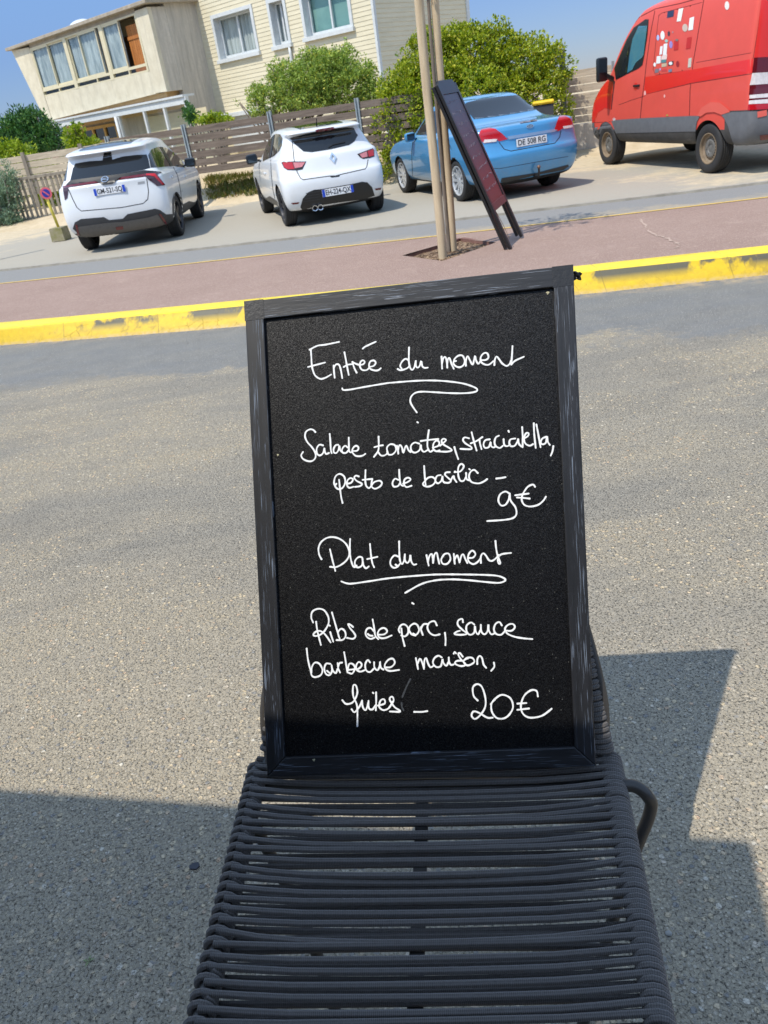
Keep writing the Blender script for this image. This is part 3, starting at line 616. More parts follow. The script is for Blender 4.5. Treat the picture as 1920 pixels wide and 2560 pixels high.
# ------------------------------------------------------------------ rope lounge chair
ZR, ZF = 0.520, 0.548
def rail_at(px, z): return Vector(on_z(px, z))
LR, LF = rail_at((640, 1945), ZR), rail_at((497, 2560), ZF + .004)
RR_, RF = rail_at((1531, 1935), ZR), rail_at((1645, 2540), ZF + .004)
cy = (RR_ - LR).normalized(); fwd = ((LF - LR) + (RF - RR_)).normalized()
LF2 = LR + (LF - LR) * 1.16; RF2 = RR_ + (RF - RR_) * 1.16
chair = empty('rope_chair', (LR + RR_) / 2 * 1.0); chair.location.z = 0; bpy.context.view_layer.update()
tag(chair, 'dark grey rope lounge chair with tubular frame standing on the road', 'chair')
def cpart(name, bm, mats, **kw):
    o = obj(name, bm, mats, **kw); o.parent = chair; o.matrix_parent_inverse = chair.matrix_world.inverted(); return o
def rope_mat():
    t = NT('braided_rope'); uv = t.coord(out='UV')
    mp = t.n.new('ShaderNodeMapping'); t.l.new(uv, mp.inputs['Vector']); mp.inputs['Scale'].default_value = (1, 1, 1)
    sep = t.n.new('ShaderNodeSeparateXYZ'); t.l.new(mp.outputs['Vector'], sep.inputs[0])
    # braid: two sets of crossing strands in (along, around)
    a = t.math('ADD', t.math('MULTIPLY', sep.outputs['X'], 1100.0), t.math('MULTIPLY', sep.outputs['Y'], 6 * math.pi))
    b = t.math('SUBTRACT', t.math('MULTIPLY', sep.outputs['X'], 1100.0), t.math('MULTIPLY', sep.outputs['Y'], 6 * math.pi))
    h = t.math('MULTIPLY', t.math('SINE', a), t.math('SINE', b))
    n = t.noise(t.coord(), 90, 3, 0.6)
    c = t.mix(t.mapr(h, -1, 1), srgb(68, 64, 62), srgb(106, 101, 97))
    c = t.mix(t.mapr(n, 0.35, 0.7, 0, 0.4), c, srgb(98, 95, 93))
    return t.set(color=c, rough=0.82, normal=t.bump(h, 0.5, 0.0012), spec=0.3, sheen=0.15)
m_rope = rope_mat()
m_tube = mat('dark_powder_coat', srgb(58, 55, 52), 0.4, var=0.1, vscale=30, bump=0.08, bscale=300)
def rope_mesh(path, r, sides=8):
    """tube with uv (length along, turn around)"""
    fr = frames(path); bm = bmesh.new(); uvl = bm.loops.layers.uv.new('UVMap'); rings = []; L = [0.0]
    for i in range(1, len(fr)): L.append(L[-1] + (fr[i][0] - fr[i - 1][0]).length)
    for p, t, n, b in fr: rings.append([bm.verts.new(p + n * (r * math.cos(2 * math.pi * q / sides)) + b * (r * math.sin(2 * math.pi * q / sides))) for q in range(sides)])
    for i in range(len(rings) - 1):
        for q in range(sides):
            f = bm.faces.new((rings[i][q], rings[i][(q + 1) % sides], rings[i + 1][(q + 1) % sides], rings[i + 1][q]))
            for l, (ii, qq) in zip(f.loops, ((i, q), (i, q + 1), (i + 1, q + 1), (i + 1, q))): l[uvl].uv = (L[ii], qq / sides)
    return bm
def wound_rope(A0, A1, B0, B1, up, pitch, rail_r, rope_r, sag, seed, jitter=0.5):
    """one rope wound to and fro between rail A (A0->A1, left) and rail B (right)"""
    r_ = random.Random(seed); n = int((A1 - A0).length / pitch); path = []
    rr = rail_r + rope_r * 0.92
    dA, dB = (A1 - A0).normalized(), (B1 - B0).normalized(); lat = (B0 - A0).normalized(); up = (up - lat * up.dot(lat)).normalized()
    half = pitch * 0.62
    off = 0.0
    for k in range(n):
        fa = (k + 0.15) * pitch; fb = fa * (B1 - B0).length / (A1 - A0).length
        jA, jB = r_.uniform(-1, 1) * pitch * 0.10 * jitter, r_.uniform(-1, 1) * pitch * 0.10 * jitter
        a = A0 + dA * (fa + jA); b = B0 + dB * (fb + jB)
        ml = (r_.uniform(-1, 1) * 0.32 + 0.16 * math.sin(k * 2.1 + 0.6)) * pitch * jitter; sg = sag * r_.uniform(0.6, 1.25)
        if k in (13,): ml += 0.75 * pitch
        if k in (14, 22): ml -= 0.3 * pitch; sg *= 1.6
        if k in (6, 19): ml += 0.35 * pitch
        # top strand, left to right, leaving from over the top of the rails
        for j in range(11):
            s = j / 10; q = a + (b - a) * s
            bow = math.sin(math.pi * s)
            path.append(q + up * (rr * (1 - 0.55 * min(1, 6 * min(s, 1 - s)) ) - sg * bow) + (dA + dB) * 0.5 * ml * bow ** 0.6)
        # 1.5 turns round the right rail
        for j in range(1, 18):
            t = j / 18; ang = math.pi / 2 - t * 3 * math.pi
            path.append(b + dB * (half * t) + lat * (rr * math.cos(ang)) + up * (rr * math.sin(ang)))
        b2 = b + dB * half; a2 = a + dA * half
        ml2 = r_.uniform(-1, 1) * 0.35 * pitch * jitter
        for j in range(9):
            s = j / 8; q = b2 + (a2 - b2) * s; bow = math.sin(math.pi * s)
            path.append(q - up * (rr + sg * 0.5 * bow) + dA * ml2 * bow)
        for j in range(1, 18):
            t = j / 18; ang = -math.pi / 2 - t * 3 * math.pi
            path.append(a2 + dA * ((pitch - half) * t) - lat * (rr * math.cos(ang)) * -1 * -1 + up * (rr * math.sin(ang)))
    return path
upv = cy.cross(fwd); upv = upv if upv.z > 0 else -upv
RAIL, ROPE = 0.0120, 0.0056
_d = (LF2 - LR).normalized() * 0.040; _e = (RF2 - RR_).normalized() * 0.040
seat = rope_mesh(wound_rope(LR - _d, LF2, RR_ - _e, RF2, upv, 0.0207, RAIL, ROPE, 0.009, 5, 1.0), ROPE, 8)
cpart('woven_seat', seat, m_rope, smooth=True)
# back rest: uprights behind the board
bk_dir = BY.copy(); dn = -BN
BL0 = LR + bk_dir * 0.035 + dn * 0.028 + cy * 0.022; BR0 = RR_ + bk_dir * 0.035 + dn * 0.028 - cy * 0.012
BL1 = BL0 + bk_dir * 0.40 + cy * 0.075; BR1 = BR0 + bk_dir * 0.40 - cy * 0.062
back = rope_mesh(wound_rope(BL0, BL1, BR0, BR1, BN, 0.0207, RAIL, ROPE, 0.004, 11), ROPE, 8)
cpart('woven_back', back, m_rope, smooth=True)
V, F = [], []
front = catmull([LF2, LF2 + fwd * .03, LF2 + fwd * 0.045 + cy * 0.03 - Vector((0, 0, .01)), (LF2 + RF2) / 2 + fwd * 0.045 - Vector((0, 0, .012)), RF2 + fwd * 0.045 - cy * 0.03 - Vector((0, 0, .01)), RF2 + fwd * .03, RF2], 6)
tube_data([LR - fwd * 0.05, LR - fwd * 0.02] + list(front) + [RR_ - fwd * 0.02, RR_ - fwd * 0.05], RAIL, 10, V, F)
for a, b in ((BL0, BL1), (BR0, BR1)):
    s0 = (LR if a is BL0 else RR_)
    tube_data(catmull([s0 + fwd * 0.02, s0 - fwd * 0.012 + Vector((0, 0, .008)), a - bk_dir * 0.004, a + bk_dir * 0.12, b, b + bk_dir * 0.03], 6), RAIL, 10, V, F)
tube_data([BL1 + bk_dir * .03, BR1 + bk_dir * .03], RAIL, 10, V, F)
tube_data([LR - fwd * 0.0 - Vector((0, 0, .02)), RR_ - Vector((0, 0, .02))], RAIL * 0.8, 10, V, F)
cpart('tubular_frame', (V, F), m_tube, smooth=True)
# centre strap under the seat
bm = bmesh.new(); mid0 = (LR + RR_) / 2 - Vector((0, 0, .026)) - cy * 0.012; mid1 = (LF2 + RF2) / 2 - Vector((0, 0, .028)) - cy * 0.012
d = (mid1 - mid0).normalized(); oriented_box(bm, mid0, d, cy, d.cross(cy), (-0.03, -0.012, -0.003), ((mid1 - mid0).length, 0.012, 0.003), 0.001)
cpart('centre_strap', bm, m_tube)
# legs: bent tubes leaving the rails sideways and running down to the floor
for sgn, base, kf_ in ((1, RR_, 1), (-1, LR, 1)):
    s = cy * sgn
    p = [base + fwd * 0.035, base + fwd * 0.035 + s * 0.030 + Vector((0, 0, .004)), base + fwd * 0.045 + s * 0.053 - Vector((0, 0, .012)), base + fwd * 0.052 + s * 0.056 - Vector((0, 0, .05)), base + fwd * 0.10 + s * 0.004 - Vector((0, 0, .17)), base + fwd * 0.20 - s * 0.10 - Vector((0, 0, base.z - 0.012))]
    if sgn < 0: p = [base + fwd * .10 + s * -.01, base + fwd * .12 - s * 0.03 - Vector((0, 0, .04)), base + fwd * 0.19 - s * 0.10 - Vector((0, 0, .22)), base + fwd * 0.30 - s * 0.16 - Vector((0, 0, base.z - .012))]
    V, F = [], []; tube_data(catmull(p, 8), 0.0115, 10, V, F); cpart('leg', (V, F), m_tube, smooth=True)
for base, s in ((LF2, cy), (RF2, -cy)):
    V, F = [], []; tube_data(catmull([base, base + s * .02 - Vector((0, 0, .06)), base + s * 0.03 - fwd * .05 - Vector((0, 0, base.z - .012))], 8), 0.0115, 10, V, F); cpart('leg', (V, F), m_tube, smooth=True)

# small litter on the road
chip = Vector(on_z((487, 2167)))
bm = bmesh.new(); prism(bm, [(-.012, -.007), (.006, -.011), (.014, -.002), (.009, .010), (-.006, .009), (-.014, .003)], 0.004, lambda u, v, w: chip + Vector((u, v, w + .0005)))
tag(obj('slate_chip', bm, mat('dark_slate', srgb(52, 54, 62), 0.6)), 'small dark flat chip of slate on the shaded concrete', 'stone chip')
st = Vector(on_z((1672, 2335))); bm = bmesh.new(); bmesh.ops.create_icosphere(bm, subdivisions=2, radius=0.007)
for v_ in bm.verts: v_.co = Vector((v_.co.x * 1.1, v_.co.y, v_.co.z * 0.5)) * (1 + 0.15 * math.sin(v_.co.x * 900)) + st + Vector((0, 0, .002))
tag(obj('pebble', bm, mat('pale_pebble', srgb(150, 148, 142), 0.8), smooth=True), 'round pale pebble on the ground right of the chair', 'pebble')
lf = Vector(on_z((223, 2405))); bm = bmesh.new()
for a in (0.3, 1.5, 2.9, 4.4):
    c, s = math.cos(a), math.sin(a); pts = [(0, 0, 0), (.006, .003, .004), (.016, 0, .003), (.006, -.003, .005)]
    bm.faces.new([bm.verts.new(lf + Vector((x * c - y * s, x * s + y * c, z + .001))) for x, y, z in pts])
tag(obj('fallen_leaf', bm, mat('dry_leaf', srgb(128, 140, 96), 0.7)), 'tiny pale green fallen leaf lying on the shaded ground', 'leaf')

# ------------------------------------------------------------------ restaurant front behind the viewer (closes the street; the glossy board mirrors it)
rf = empty('restaurant', (0, -5.2, 0), math.atan(SL)); tag(rf, 'rendered restaurant front behind the viewer on the near side of the street', 'building')
m_rw = mat('restaurant_render', srgb(104, 98, 90), 0.9); m_rg = mat('dark_shopfront_glass', (0.01, 0.011, 0.012), 0.06, var=0)
bm = bmesh.new(); box(bm, (0, -1.5, 2.7), (24, 3, 5.4)); o2 = obj('wall', bm, m_rw); o2.parent = rf
for i in range(7):
    bm = bmesh.new(); box(bm, (-10.2 + i * 3.4, 0.03, 1.5), (2.8, .05, 2.6)); o2 = obj('shop_window', bm, m_rg); o2.parent = rf
    bm = bmesh.new(); box(bm, (-10.2 + i * 3.4, 0.03, 4.1), (1.4, .05, 1.5)); o2 = obj('upper_window', bm, m_rg); o2.parent = rf
# ------------------------------------------------------------------ awning over the terrace (behind and above the camera; throws the near shade)
hz = 2.55; sh = -SUN * 0 + Vector((SUN.x, SUN.y, 0)) * (hz / SUN.z)
g0 = Vector((0.737, 1.245, 0)); e1 = Vector((-0.9615, 0.275, 0)).normalized(); e2 = Vector((-0.275, -0.9615, 0)).normalized()
aw = empty('terrace_awning', g0 + sh + e2 * 2.4 + e1 * 3.0); aw.location.z = 0; bpy.context.view_layer.update()
tag(aw, 'flat terrace awning on posts standing just behind the viewer', 'awning')
o_ = Vector((g0.x + sh.x, g0.y + sh.y, hz)); m_can = mat('awning_canvas', srgb(186, 182, 172), 0.9, var=0.05)
edge = [(.737, 1.245), (.60, 1.284), (.45, 1.312), (.25, 1.352), (0.0, 1.408), (-.2, 1.468), (-.35, 1.528), (-.51, 1.590), (-1.27, 1.800), (-2.5, 2.15), (-5.22, 2.95)]
poly = [(x + sh.x, y + sh.y) for x, y in edge]; bk = e2 * 4.6; poly += [(poly[-1][0] + bk.x, poly[-1][1] + bk.y), (poly[0][0] + bk.x, poly[0][1] + bk.y)]
bm = bmesh.new(); prism(bm, poly, .03, lambda u, v, w: Vector((u, v, hz + w))); bmesh.ops.recalc_face_normals(bm, faces=bm.faces)
o2 = obj('canopy', bm, m_can); o2.parent = aw; o2.matrix_parent_inverse = aw.matrix_world.inverted()
for a, b in ((.3, 4.4), (5.9, 4.4), (3.1, 4.4)):
    bm = bmesh.new(); oriented_box(bm, Vector((o_.x, o_.y, 0)) + e1 * a + e2 * b, e1, e2, Vector((0, 0, 1)), (-.03, -.03, 0), (.03, .03, hz), 0.004)
    o2 = obj('post', bm, m_tube); o2.parent = aw; o2.matrix_parent_inverse = aw.matrix_world.inverted()
# ------------------------------------------------------------------ tree pit, stakes, young tree, leaning A-board
def vz(px_top, base):                                            # height of the point above base seen at px_top
    d = ray(px_top); k = base[1] / d[1]; return CAMH + d[2] * k
def wood_mat(name, a, b, scale=(14, 14, 1.6), rough=0.85, knots=True):
    t = NT(name); v = t.coord(scale); n = t.noise(v, 1.0, 5, 0.65, dist=0.6); f = t.noise(t.coord((120, 120, 6)), 1, 3, 0.6)
    c = t.mix(t.mapr(n, 0.3, 0.7), a, b); c = t.mix(t.mapr(f, 0.62, 0.75, 0, 0.5), c, tuple(x * 0.55 for x in a))
    return t.set(color=c, rough=rough, normal=t.bump(t.math('ADD', n, f), 0.35, 0.004), spec=0.3)
m_stake = wood_mat('round_pine_stake', srgb(172, 152, 124), srgb(206, 188, 158))
pit_z = 0.035
bm = bmesh.new()
P3 = [Vector((p[0], p[1], 0)) for p in PIT]; ctr = sum(P3, Vector()) / 4
sidem = mat('pit_edge_brick', srgb(120, 86, 76), 0.9, var=0.2, vscale=14, bump=0.5, bscale=70)
for i in range(4):
    a, b = P3[i], P3[(i + 1) % 4]; d = (b - a).normalized(); nrm = Vector((-d.y, d.x, 0));
    if nrm.dot(ctr - a) > 0: nrm = -nrm
    oriented_box(bm, a, d, nrm, Vector((0, 0, 1)), (0, 0.002, -0.02), ((b - a).length, .05, 0.072))
pe = obj('pit_edging', bm, sidem); tag(pe, kind='structure')
t = NT('bark_mulch'); v_ = t.coord(); n_ = t.vor(v_, 48, 'F1', 'Color'); s_ = t.n.new('ShaderNodeSeparateColor'); t.l.new(n_, s_.inputs[0])
m_mulch = t.set(color=t.ramp(s_.outputs[0], [(0, srgb(70, 52, 40)), (.5, srgb(120, 96, 74)), (1, srgb(176, 150, 120))]), rough=0.95, normal=t.bump(t.vor(v_, 48), 1.0, 0.02))
gx = [[(P3[0] * (1 - u) + P3[1] * u) * (1 - w) + (P3[3] * (1 - u) + P3[2] * u) * w for u in [i / 14 for i in range(15)]] for w in [i / 14 for i in range(15)]]
V = [(q.x, q.y, pit_z + 0.045 * math.exp(-((q.x - 1.12) ** 2 + (q.y - 8.95) ** 2) / .12) + rng.uniform(-.006, .008)) for row in gx for q in row]
F = [(r * 15 + i, r * 15 + i + 1, (r + 1) * 15 + i + 1, (r + 1) * 15 + i) for r in range(14) for i in range(14)]
mu = obj('bark_mulch', (V, F), m_mulch); tag(mu, kind='stuff', label='brown bark mulch filling the tree pit', cat='mulch')
bm = bmesh.new()
for i in range(260):
    u, w = rng.random(), rng.random(); q = (P3[0] * (1 - u) + P3[1] * u) * (1 - w) + (P3[3] * (1 - u) + P3[2] * u) * w
    z = pit_z + 0.045 * math.exp(-((q.x - 1.12) ** 2 + (q.y - 8.95) ** 2) / .12) + .006
    box(bm, (q.x, q.y, z), (rng.uniform(.02, .05), rng.uniform(.008, .016), .004), Matrix.Rotation(rng.uniform(0, 6.3), 3, 'Z') @ Matrix.Rotation(rng.uniform(-.5, .5), 3, 'Y'))
ch = obj('chips', bm, m_mulch, parent=mu)
def stake(base_px, top_px, r, topz, label):
    b = Vector(on_z(base_px, 0.10)); h = vz(top_px, b); d = ray(top_px); k = b.y / d[1]; tp = Vector((d[0] * k, b.y, h)); dirn = (tp - b).normalized()
    top = b + dirn * (topz / dirn.z); pth = [b - dirn * 0.12] + [b + (top - b) * s + Vector((math.sin(s * 7) * .004, 0, 0)) for s in [i / 9 for i in range(10)]]
    V, F = tube_data(pth, [r * (1.03 - 0.006 * i) for i in range(len(pth))], 14)
    o = obj('wooden_stake', (V, F), m_stake, smooth=True); autosmooth(o, 40)
    tag(o, label, 'stake', 'round stakes supporting the young tree'); return b, top, o
s1b, s1t, s1 = stake((1107, 638), (1047, 0), 0.046, 2.62, 'nearer thick round wooden stake rising from the front of the tree pit')
s2b, s2t, s2 = stake((1133, 622), (1087, 0), 0.041, 2.62, 'farther round wooden stake behind the leaning sign top')
bm = bmesh.new()
m_ = s1b + (s1t - s1b) * (2.43 / 2.62); n_ = s2b + (s2t - s2b) * (2.43 / 2.62); d = (n_ - m_); L = d.length; d.normalize(); sd_ = d.cross(Vector((0, 0, 1)))
oriented_box(bm, m_, d, sd_, Vector((0, 0, 1)), (-.09, .046, 0), (L + .14, .068, .10), 0.004)
o_ = obj('stake_crossbar', bm, m_stake); tag(o_, 'short wooden crossbar nailed across the top of both stakes', 'crossbar')
tree = empty('young_tree', (1.12, 8.9, pit_z)); bpy.context.view_layer.update()
tag(tree, 'slender young street tree tied between two wooden stakes', 'tree')
m_bark = wood_mat('grey_bark', srgb(92, 84, 76), srgb(134, 122, 110), (30, 30, 4))
tb = Vector(on_z((1121, 634), 0.06)); d = ray((1073, 0)); k = (tb.y) / d[1]; tt = Vector((d[0] * k, tb.y, CAMH + d[2] * k)); dr = (tt - tb).normalized()
pth = [tb - dr * .05] + [tb + dr * (3.2 * s) + Vector((.012 * math.sin(6 * s + 1), .012 * math.sin(9 * s), 0)) for s in [i / 14 for i in range(15)]]
V, F = tube_data(pth, [0.026 * (1 - 0.03 * i) for i in range(len(pth))], 10)
top = pth[-1]; tips = []
for i in range(9):
    a = i * 2.4; st_ = tb + dr * (2.55 + 0.07 * i); en = st_ + Vector((math.cos(a) * .5, math.sin(a) * .5, .30 + .05 * i)); tips.append(en)
    tube_data(catmull([st_, (st_ + en) / 2 + Vector((0, 0, .02)), en], 4), [0.011 - .001 * j for j in range(9)], 6, V, F)
def tpart(root, name, bm, mats, **kw):
    o = obj(name, bm, mats, **kw); o.parent = root; o.matrix_parent_inverse = root.matrix_world.inverted(); return o
tpart(tree, 'trunk', (V, F), m_bark, smooth=True)
def leaf_mat(name, dark, light, rough=0.5, yellow=None, trans=0.35):
    t = NT(name); gi = t.n.new('ShaderNodeNewGeometry'); rnd = gi.outputs['Random Per Island']
    stops = [(0.0, dark), (0.6, light)] + ([(0.88, light), (1.0, yellow)] if yellow else [(1.0, tuple(min(1, x * 1.25) for x in light))])
    c = t.ramp(rnd, stops)
    t.set(color=c, rough=rough, spec=0.35)
    tr = t.n.new('ShaderNodeBsdfTranslucent'); t.l.new(t.mix(1.0, c, (1.0, 1.0, 0.45), 'MULTIPLY'), tr.inputs['Color'])
    mx = t.n.new('ShaderNodeMixShader'); mx.inputs[0].default_value = trans
    t.l.new(t.b.outputs[0], mx.inputs[1]); t.l.new(tr.outputs[0], mx.inputs[2]); t.l.new(mx.outputs[0], t.n['Material Output'].inputs['Surface'])
    return t.m
def leaves(blobs, n, size, seed, clump=0.5, up=0.25, aspect=0.45, shell=0.55, sprig=5):
    """leaf-sized faces in small sprigs through the volume of several uneven blobs; returns verts, faces"""
    r_ = random.Random(seed); V, F = [], []
    wts = [b[1][0] * b[1][1] * b[1][2] for b in blobs]; tot = sum(wts); acc = []; s = 0
    for w in wts: s += w / tot; acc.append(s)
    ph = [r_.uniform(0, 6.28) for _ in range(9)]
    cnt = 0
    while cnt < n:
        q = r_.random(); bi = next(i for i, a in enumerate(acc) if q <= a + 1e-9)
        c, rad = blobs[bi]
        d = Vector((r_.gauss(0, 1), r_.gauss(0, 1), r_.gauss(0, 1))).normalized()
        f = 1 - (r_.random() ** 1.6) * shell
        lump = 1 + 0.13 * math.sin(5 * d.x + ph[0] + bi) * math.sin(4.3 * d.z + ph[1]) + 0.11 * math.sin(9 * d.y + ph[2] + bi) + 0.08 * math.sin(13 * d.x + 11 * d.z + ph[3])
        p = Vector((c[0] + d.x * rad[0] * f * lump, c[1] + d.y * rad[1] * f * lump, c[2] + d.z * rad[2] * f * lump))
        # gaps between clumps
        g_ = math.sin(p.x * 6.1 + ph[4]) * math.sin(p.y * 5.3 + ph[5]) * math.sin(p.z * 6.7 + ph[6])
        if g_ < -0.25 * clump * 2 and r_.random() < 0.8: cnt += 1 if r_.random() < .3 else 0; continue
        axis = (d + Vector((r_.gauss(0, .6), r_.gauss(0, .6), r_.gauss(0, .6) + up))).normalized()
        for k in range(sprig):
            a2 = (axis + Vector((r_.gauss(0, .55), r_.gauss(0, .55), r_.gauss(0, .55)))).normalized()
            side = a2.cross(Vector((r_.gauss(0, 1), r_.gauss(0, 1), r_.gauss(0, 1)))).normalized(); nn = a2.cross(side)
            L = size * r_.uniform(.7, 1.3); W = L * aspect * r_.uniform(.8, 1.2)
            o = p + axis * (size * 0.5 * k / sprig) + Vector((r_.gauss(0, size * .35), r_.gauss(0, size * .35), r_.gauss(0, size * .35)))
            b0 = len(V)
            V += [tuple(o), tuple(o + a2 * L * .5 + side * W * .5 + nn * L * .08), tuple(o + a2 * L), tuple(o + a2 * L * .5 - side * W * .5 + nn * L * .08)]
            F.append((b0, b0 + 1, b0 + 2, b0 + 3)); cnt += 1
    return V, F
m_leafA = leaf_mat('young_tree_leaves', srgb(60, 84, 40), srgb(96, 122, 58))
cr_c = tb + dr * 3.25
tpart(tree, 'crown', leaves([((cr_c.x, cr_c.y, cr_c.z), (.55, .55, .5)), ((cr_c.x + .3, cr_c.y, cr_c.z - .2), (.35, .4, .3))], 700, 0.08, 21, 0.8), m_leafA)
# trunk ties
bm = bmesh.new()
V, F = [], []
# leaning A-board, folded, resting on the stakes
AO, AX1, AT1 = Vector((1.74, 8.51, 0.105)), Vector((2.03, 9.23, 0.105)), Vector((1.16, 8.82, 1.78))
AX = (AX1 - AO).normalized(); AW = 0.78; AY = (AT1 - AO); AY = (AY - AX * AY.dot(AX)).normalized(); AN = AX.cross(AY).normalized(); AH = 1.772
ab = empty('sandwich_board', AO + AX * AW / 2); bpy.context.view_layer.update()
tag(ab, 'tall narrow black chalkboard sign tilted against the tree stakes', 'sandwich board')
def ap(u, v, w): return AO + AX * u + AY * v + AN * w
m_aframe = mat('black_sign_frame', srgb(26, 25, 27), 0.42, var=0.2, vscale=12, bump=0.2, bscale=60)
t = NT('worn_red_black_board'); sep = t.n.new('ShaderNodeSeparateXYZ'); t.l.new(t.coord(out='UV'), sep.inputs[0]); nn = t.noise(t.coord(), 6, 4, 0.6)
gr = t.math('ADD', sep.outputs['Y'], t.math('MULTIPLY', t.math('SUBTRACT', nn, 0.5), 0.12))
m_aslate = t.set(color=t.ramp(gr, [(0.25, srgb(112, 46, 46)), (0.45, srgb(100, 50, 54)), (0.58, srgb(70, 60, 72)), (1.0, srgb(56, 58, 70))]), rough=0.42, normal=t.bump(t.noise(t.coord(), 220, 2, .6), .2, .001))
for side, (w0, w1) in enumerate(((-0.03, 0.0), (-0.072, -0.042))):
    for u0 in (0.0, AW - 0.062):
        bm = bmesh.new(); oriented_box(bm, AO, AX, AY, AN, (u0, 0 if side == 0 else .03, w0), (u0 + .062, AH - .03, w1), 0.004); tpart(ab, 'stile', bm, m_aframe)
bm = bmesh.new(); prism(bm, [(.0625, AH - .13), (AW - .0625, AH - .13), (AW - .0625, AH - .03), (AW - .10, AH + .005), (.10, AH + .005), (.0625, AH - .03)], .03, lambda u, v, w: ap(u, v, -.031 + w)); tpart(ab, 'top_rail', bm, m_aframe)
bm = bmesh.new(); oriented_box(bm, AO, AX, AY, AN, (.0625, .42, -.031), (AW - .0625, .50, -.001), 0.003)
tpart(ab, 'bottom_rail', bm, mat('red_worn_rail', srgb(104, 48, 46), 0.5, var=0.25, vscale=14))
bm = bmesh.new(); uvl = bm.loops.layers.uv.new('UVMap'); q = [(.0628, .502), (AW - .0628, .502), (AW - .0628, AH - .132), (.0628, AH - .132)]
for w in (-.012, -.05):
    f = bm.faces.new([bm.verts.new(ap(u, v, w)) for u, v in q])
    for l, (u, v) in zip(f.loops, q): l[uvl].uv = (u, v / AH)
bmesh.ops.recalc_face_normals(bm, faces=bm.faces)
tpart(ab, 'chalk_panel', bm, m_aslate)
m_dimchalk = mat('faded_chalk', srgb(124, 120, 132), 0.9, var=0.25, vscale=50)
V, F = [], []
r2 = random.Random(3)
for ln_ in range(9):
    vv = AH - .22 - ln_ * .115; u = .12 + r2.uniform(0, .08)
    while u < AW - .14:
        L = r2.uniform(.025, .06); pts = [(u + L * s, vv + r2.uniform(-.014, .014) + (u + L * s) * .03) for s in (0, .3, .6, 1)]
        P = catmull(pts, 3); tube_data([ap(p[0], p[1], -.0115) for p in P], 0.0022, 5, V, F); u += L + r2.uniform(.015, .06)
tpart(ab, 'faded_writing', (V, F), m_dimchalk)
V, F = [], []; tube_data(catmull([ap(.10, .42, -.01), ap(.11, .25, .0), ap(.09, .1, .004)], 5), .003, 5, V, F); tpart(ab, 'string', (V, F), mat('brown_string', srgb(110, 84, 60), .9))
# ------------------------------------------------------------------ cars: a lofted body shell per car; lamps, glass, seams laid on it
def eval_mesh(o):
    dg = bpy.context.evaluated_depsgraph_get(); return bpy.data.meshes.new_from_object(o.evaluated_get(dg))
def loft_body(levels):
    V, F = [], []
    ft = [0, .1, .24, .40, .56, .72, .88, 1.0]
    n = None
    for L in levels:
        xr, xf, w = L['xr'], L['xf'], L['w']; rb, rc, fb, fc, sb = L.get('rb', .10), L.get('rc', .16), L.get('fb', .22), L.get('fc', .25), L.get('sb', .03)
        half = []
        for q in (0, .3, .58, .8): half.append((xr + rb * q ** 2.2, q))
        half.append((xr + rb * .85 + rc * .12, .93)); half.append((xr + rb + rc * .5, .99))
        a, b = xr + rb + rc, xf - fb - fc
        for t in ft: half.append((a + (b - a) * t, 1.0))
        half.append((xf - fb - fc * .5, .985)); half.append((xf - fb * .85 - fc * .12, .92))
        for q in (.8, .58, .3, 0): half.append((xf - fb * q ** 2.2, q))
        zr, zm, zf = L['z'] if isinstance(L['z'], tuple) else (L['z'],) * 3
        pts = []
        for x, q in half:
            t = (x - xr) / (xf - xr); z = zr * 2 * (t - .5) * (t - 1) + zm * 4 * t * (1 - t) + zf * 2 * t * (t - .5)
            s = 1 - sb * (2 * t - 1) ** 2
            pts.append((x, w * q * s, z))
        loop = pts + [(x, -y, z) for x, y, z in reversed(pts[1:-1])]
        n = len(loop); V += loop
    for l in range(len(levels) - 1):
        for i in range(n):
            j = (i + 1) % n; F.append((l * n + i, (l + 1) * n + i, (l + 1) * n + j, l * n + j))
    h = n // 2 + 1
    for base, flip in ((0, True), ((len(levels) - 1) * n, False)):
        for i in range(h - 1):
            a, b = base + i, base + i + 1; a2, b2 = base + (n - i) % n, base + (n - i - 1) % n
            f = [a, a2, b2, b] if flip is False else [a, b, b2, a2]
            f = list(dict.fromkeys(f)); F.append(tuple(f))
    return V, F
m_under = mat('dark_underbody', (0.006, 0.006, 0.007), 0.85, var=0)
m_rubber = mat('tyre_rubber', srgb(38, 38, 39), 0.8, var=0.2, vscale=9, bump=0.2, bscale=90)
m_black = mat('black_trim', srgb(24, 25, 27), 0.38, var=0.08)
m_bplast = mat('grey_black_plastic', srgb(52, 53, 55), 0.62, var=0.1, bump=.15, bscale=300)
m_glass = NT('tinted_glass'); m_glass = m_glass.set(color=(0.008, 0.010, 0.012), rough=0.03, spec=0.8)
m_chrome = mat('chrome', (0.75, 0.76, 0.78), 0.12, 1.0, var=0)
m_seam = mat('panel_gap', (0.012, 0.012, 0.014), 0.8, var=0)
m_red = mat('red_lamp', srgb(176, 14, 26), 0.12, var=0.1, vscale=40, coat=0.6)
m_dred = mat('dark_red_lamp', srgb(92, 14, 24), 0.12, var=0.1, vscale=40, coat=0.6)
m_clear = mat('clear_lamp', srgb(214, 206, 204), 0.12, var=0.15, vscale=30, coat=0.6)
m_plate = mat('plate_white', srgb(214, 216, 218), 0.4, var=0.02)
m_blue = mat('plate_blue', srgb(24, 66, 176), 0.4, var=0)
m_char = mat('plate_black', (0.015, 0.015, 0.018), 0.5, var=0)
